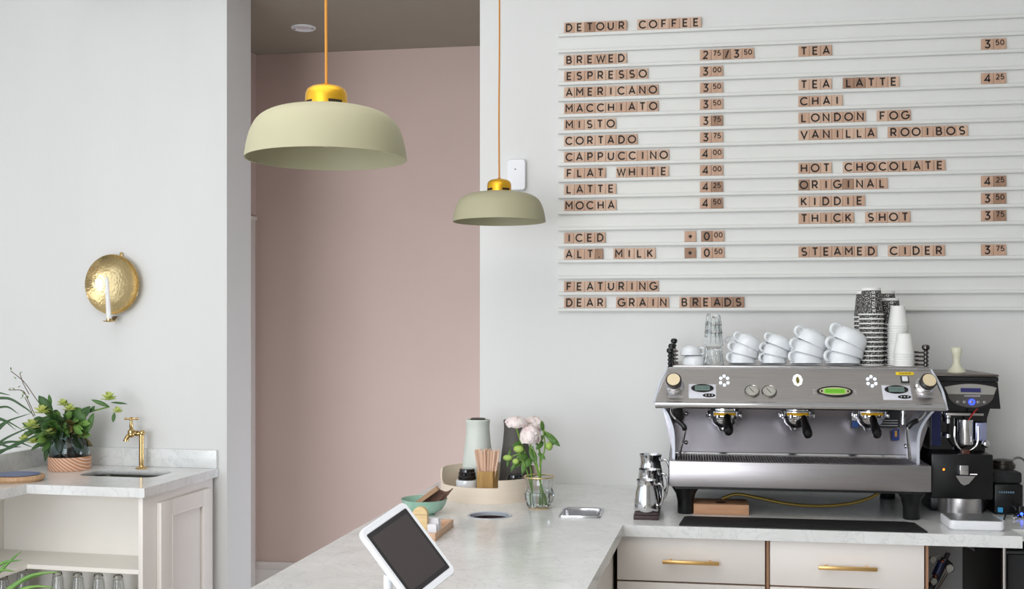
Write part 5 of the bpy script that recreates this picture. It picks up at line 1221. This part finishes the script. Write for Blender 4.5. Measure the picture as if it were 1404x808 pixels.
# white scale
qs = [G(1299, 726.5-7), G(1378, 727.5)]
sa, sb2 = G(1303, 727.5), G(1377, 728.5); sx_ = sb2.x-sa.x; sc_ = V(((sa.x+sb2.x)/2, sa.y+.078, .92))
t = thing('white_scale', 'flat white square scale in front of the black grinder', 'scale', sc_)
b = B(); L_ = [[(x, y, z) for x, y in rrect(sx_*k, .15*k, .016)] for k, z in ((.94, .0), (.99, .004), (1, .01), (1, .026), (.985, .0305))]; rg = loft(b, L_); b.bm.faces.new(rg[0]); b.bm.faces.new(rg[-1]); b.build('body', WPLAST, t)
b = B(); b.prism([V((x, y, .0306)) for x, y in rrect(sx_*.94, .14, .014)], (0, 0, .0012)); b.build('platform', mat('grey steel platform', (176, 178, 178), .3, .7), t, smooth=0)
# black bar mat
mp4 = [G(931, 721.5), G(1272, 731.3), G(1254, 719), G(1240, 717.5), G(944, 709.8), G(938, 710.5)]
mc = sum(mp4, V())/6; t = thing('bar_mat', 'long thin black rubber mat along the worktop edge under the machine', 'mat', (mc.x, mc.y, .92))
B().prism([V((p.x-mc.x, p.y-mc.y, .0003)) for p in mp4], (0, 0, .005), .001).build('rubber_sheet', BLACKM, t)
# wooden box under machine
ba, bb_ = G(951, 705), G(1026.5, 705.8); bh_ = 14*mpp(ba); t = thing('wooden_box', 'flat tan wooden box lying under the front of the espresso machine', 'box', ((ba.x+bb_.x)/2, ba.y, .92)); w_ = bb_.x-ba.x
B().box2((-w_/2, 0, .0003), (w_/2, .13, bh_), .0015).build('box', mat('tan box wood', (206, 158, 122), .6, rgb2=(188, 140, 106), scale=10, stretch=(1, 8, 8)), t)
B().lathe([(0, bh_+.0001), (.02, bh_+.0001), (.02, bh_+.001), (0, bh_+.001)], 24, (.0, .04, 0)).build('lid_mark', mat('dark mark', (90, 64, 50), .6), t)
# brass hose
ho = V((MO.x, 4.0, .92)); t = thing('brass_hose', 'brass coloured braided hose sagging below the espresso machine', 'hose', ho)
B().tube(spl([P(x, y, 3.98)-ho for x, y in ((1212, 672), (1190, 684), (1160, 691.5), (1120, 694), (1080, 691), (1040, 683), (1010, 678), (990, 684))], 6), .006, 10).build('hose', mat('brass braid', (150, 128, 66), .4, .7, var=.2, scale=200), t)
# milk jugs on their stand
ja, jb = G(868.5, 713), G(903, 713.6); ws = jb.x-ja.x; bhh = 9.5*mpp(ja); so = V(((ja.x+jb.x)/2, ja.y, .92))
jd = V((so.x, so.y, 0)).normalized()
t = thing('jug_stand', 'dark wooden block carrying the row of steel milk jugs', 'stand', so)
B().box2((-ws/2, 0, .0003), (ws/2, .40, bhh*.6), .001).box2((-ws/2+.003, .004, bhh*.6+.0002), (ws/2-.003, .396, bhh), .001).build('block', mat('dark plum wood', (72, 54, 54), .5, rgb2=(52, 38, 40), scale=10, stretch=(1, 8, 8)), t)
for yo, ytp, rr2, lb in ((.045, 658, .0415, 'steel milk jug at the front of the row beside the machine'), (.165, 643.5, .046, 'steel milk jug in the middle of the row beside the machine'), (.295, 623, .049, 'steel milk jug at the back of the row, tallest')):
    p = V((so.x+(.0 if yo < .1 else .006), so.y+yo, .92+bhh+.0003)); h = 1.58-(ytp-HZ)/F*dep(p)-p.z
    t = thing('milk_jug', lb, 'jug', p, 0, 'steel milk jugs beside the machine')
    o_ = [(0, 0), (rr2*.94, 0), (rr2, .006), (rr2*.99, h*.3), (rr2*.86, h*.62), (rr2*.74, h*.8), (rr2*.76, h*.92), (rr2*.84, h), (rr2*.81, h), (rr2*.73, h*.92), (rr2*.71, h*.8), (rr2*.83, h*.62), (rr2*.95, h*.3), (rr2*.9, .006), (0, .004)]
    B().lathe(o_, 40).build('body', CHROME, t)
    B().tube(spl([V((rr2*.72, -.004, h*.86)), V((rr2*1.15, -.012, h*.88)), V((rr2*1.38, -.014, h*.7)), V((rr2*1.32, -.014, h*.4)), V((rr2*1.1, -.012, h*.22)), V((rr2*.9, -.006, h*.2))], 5), .0042, 8).build('handle', CHROME, t)

# ================================================================ UNDER THE WORKTOP
ux = lambda px, py, Y: P(px, py, Y)
lx_ = ux(1376.5, 780, 3.72).x; B().cyl((lx_, 3.72, .0), (lx_, 3.72, .92-T), .0065, 16).build('leg', CHROME, top, label='slim chrome leg')
fr0 = ux(1379.5, 780, 3.8).x; t = thing('under_counter_fridge', 'black appliance standing below the right end of the worktop', 'fridge', (fr0, 3.78, 0))
B().box2((0, .02, .0), (.6, .6, .84), .006).build('body', BLACK, t); B().box2((0, 0, .05), (.6, .0195, .83), .004).build('door', BLACKM, t)
po_ = ux(1290, 780, 4.0); t = thing('water_regulator', 'water pressure regulator with round gauges hanging under the worktop', 'regulator', po_)
w2 = lambda x, y, Y=3.98: P(x, y, Y)-po_
DKM = mat('dark rubber fittings', (40, 38, 42), .4)
B().tube([w2(1300, 758), w2(1296, 768), w2(1304, 776)], .009, 10).tube([w2(1296, 766), w2(1284, 792), w2(1272, 812)], .013, 14).build('filter_tube', DKM, t)
B().tube([w2(1292, 770), w2(1283, 790)], .0145, 14).build('blue_sleeve', mat('dark blue sleeve', (34, 44, 84), .35), t)
b = B(); b.tube([w2(1283, 765), w2(1300, 757)], .0035, 8).tube([w2(1299, 785), w2(1283, 812)], .0045, 8); b.build('pipes', CHROME, t)
for x, y in ((1292, 770), (1283, 790)): B().sphere(w2(x, y, 3.965), .006).build('copper_joint', mat('copper', (190, 110, 80), .3, 1.0), t)
for x, y, r in ((1279.3, 767.5, .0125), (1302.3, 779.5, .0145), (1280.5, 797.5, .0125)):
    M = Matrix.Translation(w2(x, y, 3.955)) @ Matrix.Rotation(PI/2, 4, 'X'); ga = B().lathe([(0, -.012), (r*.9, -.012), (r, 0), (r, .004), (r*.86, .005), (r*.82, .002), (0, .002)], 24, M=M).build('gauge', STEELP, t)
    B().lathe([(0, .0025), (r*.8, .0025)], 20, M=M).build('dial', mat('dial face', (176, 174, 166), .4), ga)
hg = ux(1360, 770, 4.2); t = thing('grey_hose_pair', 'pair of grey hoses arching down behind the chrome leg', 'hose', hg)
for dy in (0, 6):
    B().tube(spl([P(x, y+dy, 4.2)-hg for x, y in ((1318, 738), (1338, 750), (1356, 762), (1368, 775), (1376, 792), (1382, 815))], 5), .0045, 8).build('hose', mat('grey hose', (110, 108, 112), .4), t)
